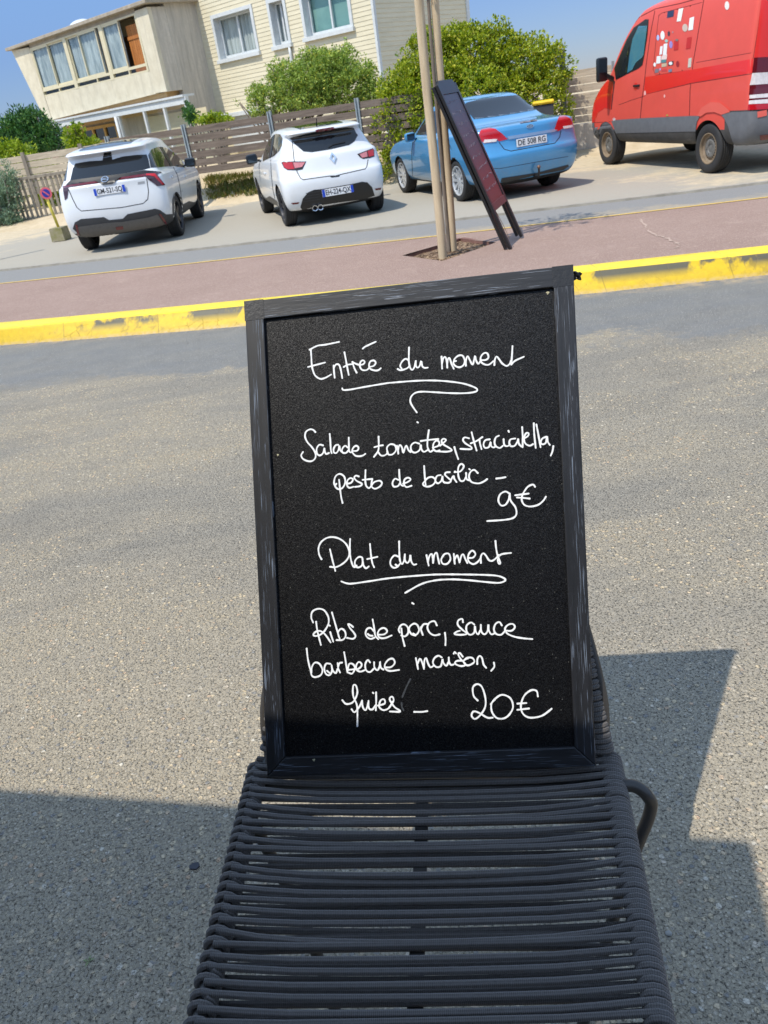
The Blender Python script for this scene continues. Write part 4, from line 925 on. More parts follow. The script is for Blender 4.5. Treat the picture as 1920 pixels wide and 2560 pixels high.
def paint(name, c, rough=0.32, metal=0.0, coat=0.7, var=0.03):
    t = NT(name); v = t.coord(); n = t.noise(v, 3, 4, .6); sep = t.n.new('ShaderNodeSeparateXYZ'); t.l.new(v, sep.inputs[0])
    cc = t.mix(t.mapr(n, .3, .7), tuple(x * (1 - var) for x in c), tuple(min(1, x * (1 + var)) for x in c))
    dust = t.math('MULTIPLY', t.mapr(sep.outputs['Z'], .65, .25), t.mapr(t.noise(v, 9, 4, .7), .35, .7))
    cc = t.mix(t.math('MULTIPLY', dust, .28), cc, srgb(150, 136, 116))
    return t.set(color=cc, rough=rough, metal=metal, coat=coat, coat_rough=0.04)
def wheel_parts(Rt, wd, rim_r, spokes, m_rim, style):
    """tyre and rim meshes; axle along Y, outer face at +Y"""
    bm = bmesh.new(); h = wd / 2
    prof = [(rim_r, -h * .85), (rim_r + .02, -h * .98), (Rt * .90, -h * 1.0), (Rt * .975, -h * .86), (Rt * .992, -h * .6)]
    for g_ in (-.45, -.15, .15, .45): prof += [(Rt, (g_ - .11) * h), (Rt, (g_ + .09) * h), (Rt - .008, (g_ + .10) * h), (Rt - .008, (g_ + .16) * h)]
    prof += [(Rt * .992, h * .62), (Rt * .975, h * .86), (Rt * .90, h * 1.0), (rim_r + .02, h * .98), (rim_r, h * .85)]
    lathe(bm, prof, 40); me = bpy.data.meshes.new('tyre'); bm.to_mesh(me); bm.free(); me.materials.append(m_rubber)
    for p in me.polygons: p.use_smooth = True
    bm = bmesh.new()
    lathe(bm, [(rim_r * .80, -h * .8), (rim_r * .97, -h * .8), (rim_r * 1.0, h * .80), (rim_r * 1.02, h * .93), (rim_r * .955, h * .94), (rim_r * .93, h * .70), (rim_r * .90, h * .2), (rim_r * .88, -h * .25), (0.0001, -h * .25)], 40)
    for f in bm.faces:
        c = f.calc_center_median()
        if c.y < h * .3 and math.hypot(c.x, c.z) < rim_r * .94: f.material_index = 1
    if style == 'spoke':
        for i in range(spokes):
            a = 2 * math.pi * i / spokes; M_ = Matrix.Rotation(a, 3, 'Y')
            for tw in ((-.0, ) if spokes > 7 else (-.055, .055)):
                p = [(.10 * rim_r, .09 * rim_r), (.97 * rim_r, (.075 if spokes <= 7 else .085) * rim_r)]
                vs = []
                for rr, ww in p:
                    for sx in (-1, 1):
                        for yy in (h * .30, h * (.62 if rr < rim_r * .5 else .78)):
                            vs.append(bm.verts.new(M_ @ Vector((rr, yy, sx * ww + tw * rr * 1.6))))
                for q in ((0, 1, 3, 2), (4, 6, 7, 5), (0, 4, 5, 1), (2, 3, 7, 6), (1, 5, 7, 3), (0, 2, 6, 4)): bm.faces.new([vs[k_] for k_ in q])
        lathe(bm, [(.22 * rim_r, h * .3), (.22 * rim_r, h * .62), (.15 * rim_r, h * .70), (0.0001, h * .70)], 20)
    else:   # pressed steel wheel with a ring of slots
        lathe(bm, [(.93 * rim_r, h * .55), (.80 * rim_r, h * .42), (.74 * rim_r, h * .44)], 40)
        lathe(bm, [(.60 * rim_r, h * .60), (.50 * rim_r, h * .66), (.32 * rim_r, h * .60), (.28 * rim_r, h * .50), (0.0001, h * .52)], 40)
        for i in range(spokes):
            a = 2 * math.pi * i / spokes; M_ = Matrix.Rotation(a, 3, 'Y')
            vs = []
            for rr, ww, yy in ((.585 * rim_r, .052 * rim_r, h * .585), (.77 * rim_r, .066 * rim_r, h * .43)):
                for sx in (-1, 1):
                    for dy in (-.012, 0): vs.append(bm.verts.new(M_ @ Vector((rr, yy + dy, sx * ww))))
            for q in ((0, 1, 3, 2), (4, 6, 7, 5), (0, 4, 5, 1), (2, 3, 7, 6), (1, 5, 7, 3), (0, 2, 6, 4)): bm.faces.new([vs[k_] for k_ in q])
        for i in range(5):
            a = 2 * math.pi * i / 5; box(bm, (.38 * rim_r * math.cos(a), h * .63, .38 * rim_r * math.sin(a)), (.022, .014, .022))
    bmesh.ops.recalc_face_normals(bm, faces=bm.faces)
    m2 = bpy.data.meshes.new('rim'); bm.to_mesh(m2); bm.free(); m2.materials.append(m_rim); m2.materials.append(m_under); m2.materials.append(m_hub)
    if style == 'steel':
        for p_ in m2.polygons:
            if p_.material_index == 0 and math.hypot(p_.center.x, p_.center.z) < rim_r * .56: p_.material_index = 2
    return me, m2
m_hub = mat('grey_hub', srgb(104, 102, 98), .6, .1, var=.2, vscale=14)
class Car:
    def __init__(s, name, label, cat, pose, levels, m_body, arches, wheel, wb, track, seat_h=None):
        x, y, yaw = pose; s.root = empty(name, (x, y, 0.004), R(yaw)); tag(s.root, label, cat); bpy.context.view_layer.update()
        s.M = s.root.matrix_world.copy(); s.Mi = s.M.inverted()
        o = obj('body', loft_body(levels), [m_body, m_under], s.root, smooth=True)
        me0 = o.data; nl = len(me0.vertices) // len(levels); at = me0.attributes.new('crease_edge', 'FLOAT', 'EDGE')
        for e in me0.edges:
            a, b = e.vertices
            if a // nl == b // nl and abs(a - b) in (1, nl - 1): at.data[e.index].value = levels[a // nl].get('c', 0.0)
        sub = o.modifiers.new('s', 'SUBSURF'); sub.levels = sub.render_levels = 2
        me = eval_mesh(o); o.modifiers.clear(); o.data = me
        bm = bmesh.new(); bm.from_mesh(me); bmesh.ops.recalc_face_normals(bm, faces=bm.faces); bm.to_mesh(me); bm.free()
        # wheel arches are cut out of the shell
        Rt, wd, rim_r, spokes, m_rim, style = wheel
        Ra, yin = arches
        cut = bmesh.new()
        for ax in (0, wb):
            for sy in (-1, 1):
                M_ = Matrix.Translation((ax, sy * (yin + .6), Rt)) @ Matrix.Rotation(R(90), 4, 'X')
                bmesh.ops.create_cone(cut, cap_ends=True, segments=40, radius1=Ra, radius2=Ra, depth=1.2, matrix=M_)
        co = obj('cut', cut, [m_body, m_under], s.root); bpy.context.view_layer.update()
        bo = o.modifiers.new('b', 'BOOLEAN'); bo.operation = 'DIFFERENCE'; bo.object = co; bo.solver = 'EXACT'
        bpy.context.view_layer.update(); me = eval_mesh(o); o.modifiers.clear(); o.data = me; bpy.data.objects.remove(co)
        for p in me.polygons:
            c = p.center
            for ax in (0, wb):
                if math.hypot(c.x - ax, c.z - Rt) < Ra + .004 and abs(c.y) > yin - .01 and (math.hypot(c.x - ax, c.z - Rt) > Ra - .03 or abs(abs(c.y) - yin) < .02): p.material_index = 1
            if c.z < .26 and p.normal.z < -.6: p.material_index = 1
            p.use_smooth = True
        s.body = o
        autosmooth(o, 38)
        bm = bmesh.new(); bm.from_mesh(o.data); bm.transform(s.M); bm.normal_update(); s.bvh = BVHTree.FromBMesh(bm); bm.free()
        tm, rm = wheel_parts(Rt, wd, rim_r, spokes, m_rim, style)
        for ax in (0, wb):
            for sy in (1, -1):
                w = empty('wheel', (ax, sy * (track / 2), Rt), 0 if sy > 0 else math.pi, s.root)
                for nm, d in (('tyre', tm), ('rim', rm)):
                    q = bpy.data.objects.new(nm, d); C.objects.link(q); q.parent = w
    def hit(s, px):
        d = Vector(ray(px)); h = s.bvh.ray_cast(Vector(CO), d)
        s.ok = h[0] is not None
        if s.ok: return h[0], h[1], d
        q = Vector(s.M.translation) + Vector((0, 0, .8)); t = (q - Vector(CO)).dot(d); p = Vector(CO) + d * t
        h = s.bvh.find_nearest(p); return h[0], h[1], d
    def patch(s, poly, m, name, off=.004, cell=3.0, parent=None, mirror=False, thick=.006, label=None, smooth=True):
        """a thin skin over the body whose outline is given in photo pixels"""
        xs = [p[0] for p in poly]; ys = [p[1] for p in poly]; bm = bmesh.new(); cache = {}
        def clip(P, ax, lim, keep_less):
            out = []
            for i in range(len(P)):
                a, b = P[i], P[(i + 1) % len(P)]; ia = (a[ax] <= lim) if keep_less else (a[ax] >= lim); ib = (b[ax] <= lim) if keep_less else (b[ax] >= lim)
                if ia: out.append(a)
                if ia != ib:
                    t = (lim - a[ax]) / (b[ax] - a[ax]); q = [a[0] + (b[0] - a[0]) * t, a[1] + (b[1] - a[1]) * t]; q[ax] = lim; out.append(tuple(q))
            return out
        def vert(p):
            k_ = (round(p[0], 3), round(p[1], 3))
            if k_ not in cache:
                cx_, cy_ = sum(xs) / len(xs), sum(ys) / len(ys)
                for st in range(25):
                    f_ = st * .04; h, n, d = s.hit((p[0] + (cx_ - p[0]) * f_, p[1] + (cy_ - p[1]) * f_))
                    if s.ok: break
                if n.dot(d) > 0: n = -n
                cache[k_] = bm.verts.new(s.Mi @ (h + n * off))
            return cache[k_]
        nx = max(1, int((max(xs) - min(xs)) / cell + .999)); ny = max(1, int((max(ys) - min(ys)) / cell + .999))
        for i in range(nx):
            x0 = min(xs) + i * cell; P1 = clip(clip(list(poly), 0, x0, False), 0, x0 + cell, True)
            if len(P1) < 3: continue
            for j in range(ny):
                y0 = min(ys) + j * cell; P2 = clip(clip(P1, 1, y0, False), 1, y0 + cell, True)
                if len(P2) < 3: continue
                vs = list(dict.fromkeys(vert(p) for p in P2))
                if len(vs) >= 3:
                    try: bm.faces.new(vs)
                    except ValueError: pass
        bmesh.ops.remove_doubles(bm, verts=bm.verts, dist=1e-5)
        bmesh.ops.recalc_face_normals(bm, faces=bm.faces)
        cl = s.Mi @ Vector(CO)
        if bm.faces:
            sgn = sum((f.normal.dot(cl - f.calc_center_median()) > 0) * 2 - 1 for f in bm.faces)
            if sgn < 0: bmesh.ops.reverse_faces(bm, faces=bm.faces)
        if thick > 0:
            be = [e for e in bm.edges if len(e.link_faces) == 1]; nv = {}
            inw = (s.Mi.to_3x3() @ Vector(ray((sum(xs) / len(xs), sum(ys) / len(ys))))).normalized()
            for e in be:
                for v_ in e.verts:
                    if v_ not in nv: nv[v_] = bm.verts.new(v_.co + inw * (thick + off))
            for e in be:
                a, b = e.verts
                try: bm.faces.new((a, nv[a], nv[b], b))
                except ValueError: pass
        if mirror:
            for v_ in bm.verts: v_.co.y = -v_.co.y
            bmesh.ops.reverse_faces(bm, faces=bm.faces)
        o = obj(name, bm, m, parent or s.root, label=label)
        if smooth: autosmooth(o, 45)
        return o
    def top_patch(s, poly, m, name, off=.004, step=.06):
        """a skin on the roof whose outline is given in the car's own x, y"""
        bm = bmesh.new(); vs = [bm.verts.new((x, y, 0)) for x, y in poly]; bm.faces.new(vs)
        for ax in (0, 1):
            lo, hi = min(p[ax] for p in poly), max(p[ax] for p in poly); k_ = int((hi - lo) / step)
            for i in range(1, k_):
                co = [0, 0, 0]; co[ax] = lo + i * step; no = [0, 0, 0]; no[ax] = 1
                bmesh.ops.bisect_plane(bm, geom=bm.verts[:] + bm.edges[:] + bm.faces[:], plane_co=co, plane_no=no)
        for v_ in bm.verts:
            h = s.bvh.ray_cast(s.M @ Vector((v_.co.x, v_.co.y, 4)), Vector((0, 0, -1)))
            v_.co.z = (s.Mi @ h[0]).z + off if h[0] is not None else 1.4
        bmesh.ops.recalc_face_normals(bm, faces=bm.faces)
        return autosmooth(obj(name, bm, m, s.root), 45)
    def line(s, pts, w, m=None, name='panel_gap', off=.0015, parent=None):
        """a thin seam along a pixel polyline"""
        P = [np.array(p, float) for p in pts]; L_, R_ = [], []
        for i, p in enumerate(P):
            a = P[max(0, i - 1)]; b = P[min(len(P) - 1, i + 1)]; t = (b - a) / np.linalg.norm(b - a); n = np.array([-t[1], t[0]]) * w / 2; L_.append(tuple(p + n)); R_.append(tuple(p - n))
        return s.patch(L_ + R_[::-1], m or m_seam, name, off, 4.0, parent, thick=0)
    def loc(s, px, off=0.0):
        h, n, d = s.hit(px)
        if n.dot(d) > 0: n = -n
        return s.Mi @ (h + n * off), (s.Mi.to_3x3() @ n).normalized()
    def part(s, name, bm, m, parent=None, smooth=False, label=None):
        o = obj(name, bm, m, parent or s.root, smooth=smooth, label=label)
        if smooth: autosmooth(o, 40)
        return o
def text_mesh(txt, size, depth=.002, spacing=1.0):
    cu = bpy.data.curves.new('t', 'FONT'); cu.body = txt; cu.size = size; cu.extrude = depth; cu.align_x = 'CENTER'; cu.align_y = 'CENTER'; cu.space_character = spacing; cu.offset = size * .012
    to = bpy.data.objects.new('t', cu); C.objects.link(to); bpy.context.view_layer.update()
    me = eval_mesh(to); bpy.data.objects.remove(to); return me
def plate(car, c, n, txt, roll=0.0, eu=True, w=.52, h=.11):
    """number plate at local point c facing n"""
    n = Vector(n).normalized(); x = Vector((0, 0, 1)).cross(n).normalized(); y = n.cross(x); M3 = Matrix((x, y, n)).transposed()
    o = empty('x'); bpy.data.objects.remove(o)
    bm = bmesh.new(); oriented_box(bm, Vector(c), x, y, n, (-w / 2, -h / 2, 0), (w / 2, h / 2, .010), 0.003); p = car.part('number_plate', bm, m_plate)
    bm = bmesh.new()
    if eu:
        for a, b in ((-w / 2 + .001, -w / 2 + .045), (w / 2 - .045, w / 2 - .001)): oriented_box(bm, Vector(c), x, y, n, (a, -h / 2 + .001, .009), (b, h / 2 - .001, .0112))
        st = car.part('country_strip', bm, m_blue, parent=p)
    else: bm.free()
    me = text_mesh(txt, h * .98, .0008, 1.02)
    M4 = Matrix.Translation(Vector(c) + n * .0118) @ M3.to_4x4()
    dx = max(v.co.x for v in me.vertices) - min(v.co.x for v in me.vertices); sx = (w - (.105 if eu else .05)) / dx
    me.transform(Matrix.Diagonal((sx, 1, 1, 1))); me.transform(M4); me.materials.append(m_char)
    q = bpy.data.objects.new('characters', me); C.objects.link(q); q.parent = p
    return p
def lv(z, xr, xf, w, **k): return dict(z=z, xr=xr, xf=xf, w=w, **k)
m_white = paint('pearl_white_paint', srgb(214, 217, 219), 0.35)
m_bluep = paint('metallic_blue_paint', srgb(70, 146, 196), 0.28, metal=0.3, coat=1.0, var=.05)
m_alloyD = mat('dark_alloy', srgb(70, 70, 74), 0.35, 0.6, var=0.05)
m_alloyB = mat('bright_alloy', srgb(200, 204, 208), 0.28, 0.5, var=0.05)
m_steel = mat('dusty_steel_wheel', srgb(128, 112, 92), 0.6, 0.1, var=0.3, vscale=12)

clio = Car('white_hatchback', 'white rounded hatchback with small red lamps set low and plate in its bumper', 'car', (-0.09108, 14.28016, 101.94), [
    lv(.21, -.42, 3.2, .70), lv(.24, -.55, 3.38, .81), lv(.40, -.615, 3.45, .865), lv(.60, -.635, 3.46, .88, rb=.12), lv((.73, .72, .66), -.60, 3.46, .88, rb=.12, c=.3), lv((.76, .75, .69), -.56, 3.43, .872, rb=.13),
    lv((.92, .88, .80), -.51, 3.34, .868, rb=.15), lv((1.01, .96, .88), -.48, 3.1, .845, rb=.14, c=.35), lv((1.05, .99, .98), -.43, 2.45, .79, rb=.13, sb=.05), lv((1.22, 1.22, 1.2), -.335, 2.0, .715, rb=.11, sb=.06),
    lv((1.325, 1.34, 1.32), -.27, 1.66, .655, rb=.10, sb=.07), lv((1.358, 1.395, 1.375), -.425, 1.56, .635, rb=.08, rc=.1, sb=.06, c=.5), lv((1.395, 1.435, 1.415), -.41, 1.48, .585, rb=.08, rc=.1, sb=.05, c=.3), lv((1.412, 1.462, 1.425), -.2, 1.3, .40)],
    m_white, (.345, .52), (.315, .205, .215, 5, m_alloyD, 'spoke'), 2.589, 1.50)
mg = Car('white_crossover', 'white crossover with full width dark red light bar and grey lower cladding', 'car', (-3.68092, 15.09391, 89.87), [
    lv(.24, -.60, 3.3, .72), lv(.28, -.75, 3.44, .84), lv(.42, -.855, 3.52, .91, rb=.08), lv(.62, -.885, 3.56, .922, rb=.09), lv(.80, -.87, 3.55, .922, rb=.10, c=.2), lv((.97, .94, .86), -.845, 3.5, .912, rb=.11), lv((1.06, 1.02, .96), -.85, 3.36, .89, rb=.12, c=.4),
    lv((1.11, 1.07, 1.07), -.78, 2.62, .845, rb=.12, sb=.05), lv((1.32, 1.32, 1.30), -.585, 2.1, .765, rb=.11, sb=.06), lv((1.475, 1.49, 1.46), -.45, 1.74, .70, rb=.10, sb=.07), lv((1.515, 1.55, 1.515), -.625, 1.64, .69, rb=.09, rc=.1, sb=.06, c=.5),
    lv((1.555, 1.605, 1.56), -.60, 1.55, .63, rb=.08, rc=.1, sb=.05, c=.3), lv((1.575, 1.65, 1.58), -.35, 1.35, .42)],
    m_white, (.375, .54), (.345, .215, .245, 5, m_alloyD, 'spoke'), 2.61, 1.56)
focus = Car('blue_coupe', 'metallic blue hardtop coupe parked in front of the large hedge', 'car', (2.85828, 14.10079, 105.166), [
    lv(.20, -.70, 3.3, .72), lv(.25, -.89, 3.46, .84), lv(.42, -.975, 3.52, .90), lv(.60, -1.0, 3.55, .918, rb=.11), lv((.68, .68, .66), -.99, 3.54, .92, rb=.12, c=.3), lv((.72, .72, .69), -.95, 3.53, .918, rb=.12), lv((.88, .85, .78), -.93, 3.44, .912, rb=.14), lv((1.025, .945, .87), -.915, 3.2, .895, rb=.14, c=.45),
    lv((1.07, .985, .95), -.86, 2.75, .845, rb=.13), lv((1.09, 1.01, 1.0), -.20, 2.45, .79, rb=.10, sb=.05, c=.3), lv((1.23, 1.24, 1.22), .17, 2.0, .75, rb=.09, sb=.06), lv((1.405, 1.435, 1.40), .55, 1.55, .70, rb=.08, sb=.06, c=.4), lv((1.445, 1.485, 1.44), .64, 1.46, .64, rb=.08, c=.2), lv((1.46, 1.505, 1.46), .85, 1.3, .42)],
    m_bluep, (.345, .54), (.32, .21, .225, 10, m_alloyB, 'spoke'), 2.64, 1.56)
m_vred = paint('faded_red_paint', srgb(214, 78, 64), 0.5, coat=0.2, var=.05)
van = Car('red_van', 'faded red panel van with stickers on its side and dark lower cladding', 'van', (6.61042, 12.86649, 98.85), [
    lv(.36, -.80, 4.0, .80, rc=.1), lv(.42, -.96, 4.16, .94, rc=.1, rb=.05), lv(.60, -1.04, 4.25, .995, rc=.08, rb=.04, fb=.28, fc=.2), lv(.86, -1.02, 4.26, 1.0, rc=.08, rb=.04, fb=.28, fc=.2), lv((1.12, 1.12, 1.07), -.96, 4.17, 1.002, rc=.08, rb=.03, fb=.3, fc=.2, c=.2), lv((1.34, 1.34, 1.28), -.95, 3.92, .998, rc=.08, rb=.03, fb=.3, fc=.2),
    lv((1.52, 1.52, 1.47), -.94, 3.50, .985, rc=.08, rb=.03, fb=.25, c=.35), lv((1.9, 1.9, 1.88), -.93, 3.16, .955, rc=.08, rb=.03), lv((2.22, 2.22, 2.20), -.915, 2.80, .915, rc=.08, rb=.03), lv((2.38, 2.39, 2.35), -.90, 2.50, .875, rc=.08, rb=.03, c=.5), lv((2.46, 2.48, 2.43), -.86, 2.22, .76, rc=.1), lv((2.48, 2.51, 2.45), -.5, 1.8, .4)],
    m_vred, (.395, .60), (.35, .225, .215, 20, m_steel, 'steel'), 3.25, 1.71)
# ------------------------------------------------------------------ car details, outlines read off the photograph and laid on the bodies
def zc(s, ox, oy):
    def f(txt): return [(ox + float(a) * s, oy + float(b) * s) for a, b in (q.split(',') for q in txt.split())]
    return f
m_grille = mat('grey_diffuser', srgb(92, 89, 86), 0.6, var=0.1, vscale=20)
m_winrefl = NT('side_glass'); m_winrefl = m_winrefl.set(color=(0.015, 0.018, 0.018), rough=0.02, spec=1.0)
def ellipsoid(c, r, rot=None, n=14):
    bm = bmesh.new(); bmesh.ops.create_uvsphere(bm, u_segments=n * 2, v_segments=n, radius=1.0)
    M_ = Matrix.Translation(Vector(c)) @ (rot.to_4x4() if rot else Matrix()) @ Matrix.Diagonal((*r, 1)); bmesh.ops.transform(bm, matrix=M_, verts=bm.verts); return bm
def mirrors(car, x, y, z, m, r=(.055, .10, .07)):
    for sy in (1, -1):
        bm = bmesh.new(); box(bm, (x, sy * y, z), (r[0] * 2, r[1] * 2, r[2] * 2), Matrix.Rotation(sy * .15, 3, 'Z') @ Matrix.Rotation(-sy * .06, 3, 'X'), min(r) * .75)
        o = car.part('wing_mirror', bm, m, smooth=True)
        bm = bmesh.new(); box(bm, (x - r[0] - .001, sy * y, z + .003), (.004, r[1] * 1.55, r[2] * 1.4), Matrix.Rotation(sy * .15, 3, 'Z'), .001); car.part('mirror_glass', bm, m_mirr, parent=o)
        bm = bmesh.new(); box(bm, (x + .01, sy * (y - r[1] - .02), z - .045), (.05, .12, .035), Matrix.Rotation(sy * .35, 3, 'X'), .008); car.part('mirror_arm', bm, m_black, parent=o)
m_mirr = mat('mirror_glass', srgb(60, 70, 78), .08, .6)
def handle(car, px, m, L=.19):
    p, n = car.loc(px, .012); t = Vector((1, 0, 0)); t = (t - n * t.dot(n)).normalized(); u = n.cross(t)
    bm = bmesh.new(); oriented_box(bm, p, t, u, n, (-L / 2, -.016, -.012), (L / 2, .016, .014), .008); car.part('door_handle', bm, m, smooth=True)
# ---- white crossover
z = zc(.33755, 0, 350)
rw = mg.patch(z('522,298 540,215 560,175 660,158 760,152 770,95 822,88 832,148 900,125 1000,112 1085,108 1100,150 1112,208 1060,222 900,250 700,275'), m_glass, 'rear_window', cell=4)
mg.patch(z('488,336 522,300 700,277 900,252 1070,224 1190,236 1196,246 1075,252 900,277 720,302 500,336'), m_black, 'gloss_trim', off=.006)
lb = mg.patch(z('466,346 500,338 720,304 780,291 850,286 1075,252 1078,272 860,300 700,325 505,353 470,362'), m_dred, 'light_bar', off=.010)
m_lampd = mat('smoked_lamp', srgb(64, 40, 46), .14, coat=.6)
mg.patch(z('467,362 508,355 500,430 482,446 472,390'), m_lampd, 'tail_lamp', off=.007)
tl = mg.patch(z('1077,252 1195,238 1160,256 1222,335 1165,342 1077,275'), m_lampd, 'tail_lamp', off=.012)
mg.patch(z('1082,254 1148,254 1168,276 1212,330 1196,332 1140,270 1082,267'), m_red, 'red_light_guide', off=.017, parent=tl)
mg.patch(z('700,306 760,285 850,282 900,281 830,325 765,332'), m_black, 'emblem_housing', off=.016)
p, n = mg.loc(z('780,299')[0], .022)
X_ = Vector((0, 0, 1)).cross(n).normalized(); Y_ = n.cross(X_)
def ring_poly(bm, c, x, y, n, k, r1, r0, d, ph=0.0, sx=1.0, sy=1.0):
    A = []
    for i in range(k):
        a = 2 * math.pi * i / k + ph; A.append([bm.verts.new(c + x * (rr * sx * math.cos(a)) + y * (rr * sy * math.sin(a)) + n * dd) for rr, dd in ((r1, 0), (r1, d), (r0, d), (r0, 0))])
    for i in range(k):
        for j in range(3): bm.faces.new((A[i][j], A[(i + 1) % k][j], A[(i + 1) % k][j + 1], A[i][j + 1]))
bm = bmesh.new(); ring_poly(bm, p, X_, Y_, n, 8, .068, .054, .006, math.pi / 8)
em = mg.part('emblem', bm, m_chrome)
me = text_mesh('MG', .068, .002); me.transform(Matrix.Translation(p + n * .003) @ Matrix((X_, Y_, n)).transposed().to_4x4()); me.materials.append(m_chrome)
q = bpy.data.objects.new('emblem_letters', me); C.objects.link(q); q.parent = em
mg.line(z('506,362 540,440 570,500 602,526 900,500 1060,470 1094,440 1100,380 1086,285'), 2.0)
mg.patch(z('540,655 555,610 600,585 770,570 808,592 910,582 945,548 1150,508 1185,518 1230,550 1280,548 1278,640 1180,662 900,706 720,732 600,714'), m_bplast, 'bumper_cladding', off=.006)
mg.patch(z('580,640 800,611 905,604 1100,571 1165,549 1220,620 1150,640 900,680 700,712 603,708 577,660'), m_grille, 'diffuser', off=.014)
for q in ('560,625 575,625 591,700 575,705', '1175,545 1192,545 1236,612 1221,617'): mg.patch(z(q), m_dred, 'reflector', off=.018)
mg.patch(z('856,640 910,632 915,655 862,662'), m_dred, 'fog_lamp', off=.020)
mg.patch(z('1020,311 1070,304 1070,321 1021,328'), mat('grey_badge', srgb(150, 152, 154), .4), 'model_badge', off=.004)
for mir in (False, True):
    sw = mg.patch(z('1098,112 1120,70 1170,50 1225,57 1290,94 1345,152 1368,205 1280,193 1190,201 1115,206'), m_winrefl, 'side_window', off=.004, mirror=mir)
    mg.patch(z('1182,52 1202,53 1282,193 1262,195'), m_black, 'window_pillar', off=.009, parent=sw, mirror=mir)
    mg.patch(z('1352,580 1358,475 1400,452 1484,470 1480,512 1440,535 1370,580'), m_bplast, 'sill_cladding', off=.006, mirror=mir)
mg.line(z('1284,560 1281,440 1293,398 1312,392 1340,440 1358,520'), 4, m_bplast, 'arch_trim', off=.006)
mg.line(z('1475,480 1476,345 1488,306 1506,318 1528,392'), 3.2, m_bplast, 'arch_trim', off=.006)
mg.line(z('1283,200 1312,255 1330,330 1345,440'), 1.3)
mg.top_patch([(-.36, .44), (-.36, -.44), (.9, -.46), (1.2, -.42), (1.2, .42), (.9, .46)], m_glass, 'glass_roof')
handle(mg, z('1272,272')[0], m_white); handle(mg, z('1372,268')[0], m_white)
mirrors(mg, 1.70, 1.0, 1.09, m_black, r=(.06, .105, .08))
p, n = mg.loc(z('813,373')[0], .006); plate(mg, p, Vector((-1, 0, n.z * .8)), 'GM-521-SQ')
# ---- white hatchback
z = zc(.26522, 560, 250)
rw = clio.patch(z('618,362 640,352 850,300 1000,272 1150,257 1222,260 1245,312 1262,332 1230,390 1180,425 1000,466 830,493 750,486 662,412 640,382'), m_glass, 'rear_window', cell=4)
clio.patch(z('862,284 1033,257 1037,271 866,297'), m_dred, 'brake_light', off=.012)
clio.line(z('985,450 1022,425 1145,398'), 2.6, m_black, 'wiper', off=.02, parent=rw)
for surround, red, clear in (('540,590 560,580 775,580 740,655 690,664 600,662 565,640', '553,592 645,586 664,652 602,655 570,636', '652,590 765,588 735,632 668,645'),
                             ('1255,510 1400,455 1415,470 1416,532 1380,546 1310,556 1280,540', '1350,482 1405,464 1411,525 1362,538', '1275,513 1343,486 1352,536 1300,546')):
    tl = clio.patch(z(surround), m_black, 'tail_lamp', off=.004); clio.patch(z(red), m_red, 'red_lens', off=.010, parent=tl); clio.patch(z(clear), mat('pink_lens', srgb(196, 120, 124), .15, var=.2, vscale=30, coat=.5), 'clear_lens', off=.010, parent=tl)
p, n = clio.loc(z('1025,545')[0], .004); X_ = Vector((0, 0, 1)).cross(n).normalized(); Y_ = n.cross(X_)
bm = bmesh.new(); ring_poly(bm, p, X_, Y_, n, 4, .085, .045, .014, 0.0, .66, 1.0); clio.part('emblem', bm, m_chrome)
clio.line(z('642,385 660,560 690,680 720,735 746,752 1000,716 1050,716 1100,702 1330,650 1346,628 1358,560'), 2.0)
clio.patch(z('1000,722 1092,707 1086,722 1012,732'), m_black, 'handle_recess', off=.003)
clio.patch(z('735,1032 720,1010 742,930 792,870 850,846 920,840 1210,790 1300,770 1350,776 1395,822 1420,900 1330,932 1100,962 900,992 760,1030'), m_black, 'bumper_insert', off=.006)
for yy in (860, 885, 910, 935): clio.line(z(f'{770 + (yy - 860) * -.3},{yy + 20} 900,{yy}'), 1.4, m_bplast, 'bumper_rib', off=.012)
for q in ('632,970 710,962 702,978 650,985', '1420,835 1480,825 1475,845 1430,850'): clio.patch(z(q), m_dred, 'reflector', off=.006)
for px in z('850,1012 902,1004'):
    p, n = clio.loc((px[0], px[1] - 6), 0); bm = bmesh.new(); lathe(bm, [(.030, .10), (.036, .0), (.044, -.004), (.046, .02), (.040, .12)], 24); bmesh.ops.rotate(bm, verts=bm.verts, matrix=Matrix.Rotation(R(-90), 3, 'Z'))
    bmesh.ops.translate(bm, verts=bm.verts, vec=(p.x - .035, p.y, .262)); ex_ = clio.part('exhaust_tip', bm, m_chrome, smooth=True)
    bm = bmesh.new(); bmesh.ops.create_circle(bm, cap_ends=True, segments=24, radius=.036, matrix=Matrix.Translation((p.x + .02, p.y, .262)) @ Matrix.Rotation(R(90), 4, 'Y')); clio.part('exhaust_bore', bm, m_under, parent=ex_)
for mir in (False, True):
    sw = clio.patch(z('366,580 368,540 382,470 420,390 460,340 490,318 532,325 552,362 546,430 520,482 470,530'), m_winrefl, 'side_window', mirror=mir)
    clio.patch(z('462,340 480,326 452,512 440,545 432,548'), m_black, 'window_pillar', off=.009, parent=sw, mirror=mir)
    clio.patch(z('385,932 430,905 500,950 510,1000 480,1000 390,966'), m_black, 'sill_trim', mirror=mir)
clio.line(z('440,560 446,700 462,850 480,930'), 1.3)
clio.top_patch([(-.18, .36), (-.18, -.36), (.8, -.40), (1.15, -.36), (1.15, .36), (.8, .40)], m_glass, 'glass_roof')
handle(clio, z('385,690')[0], m_white, .17)
mirrors(clio, 1.80, .97, 1.02, m_black, r=(.06, .105, .085))
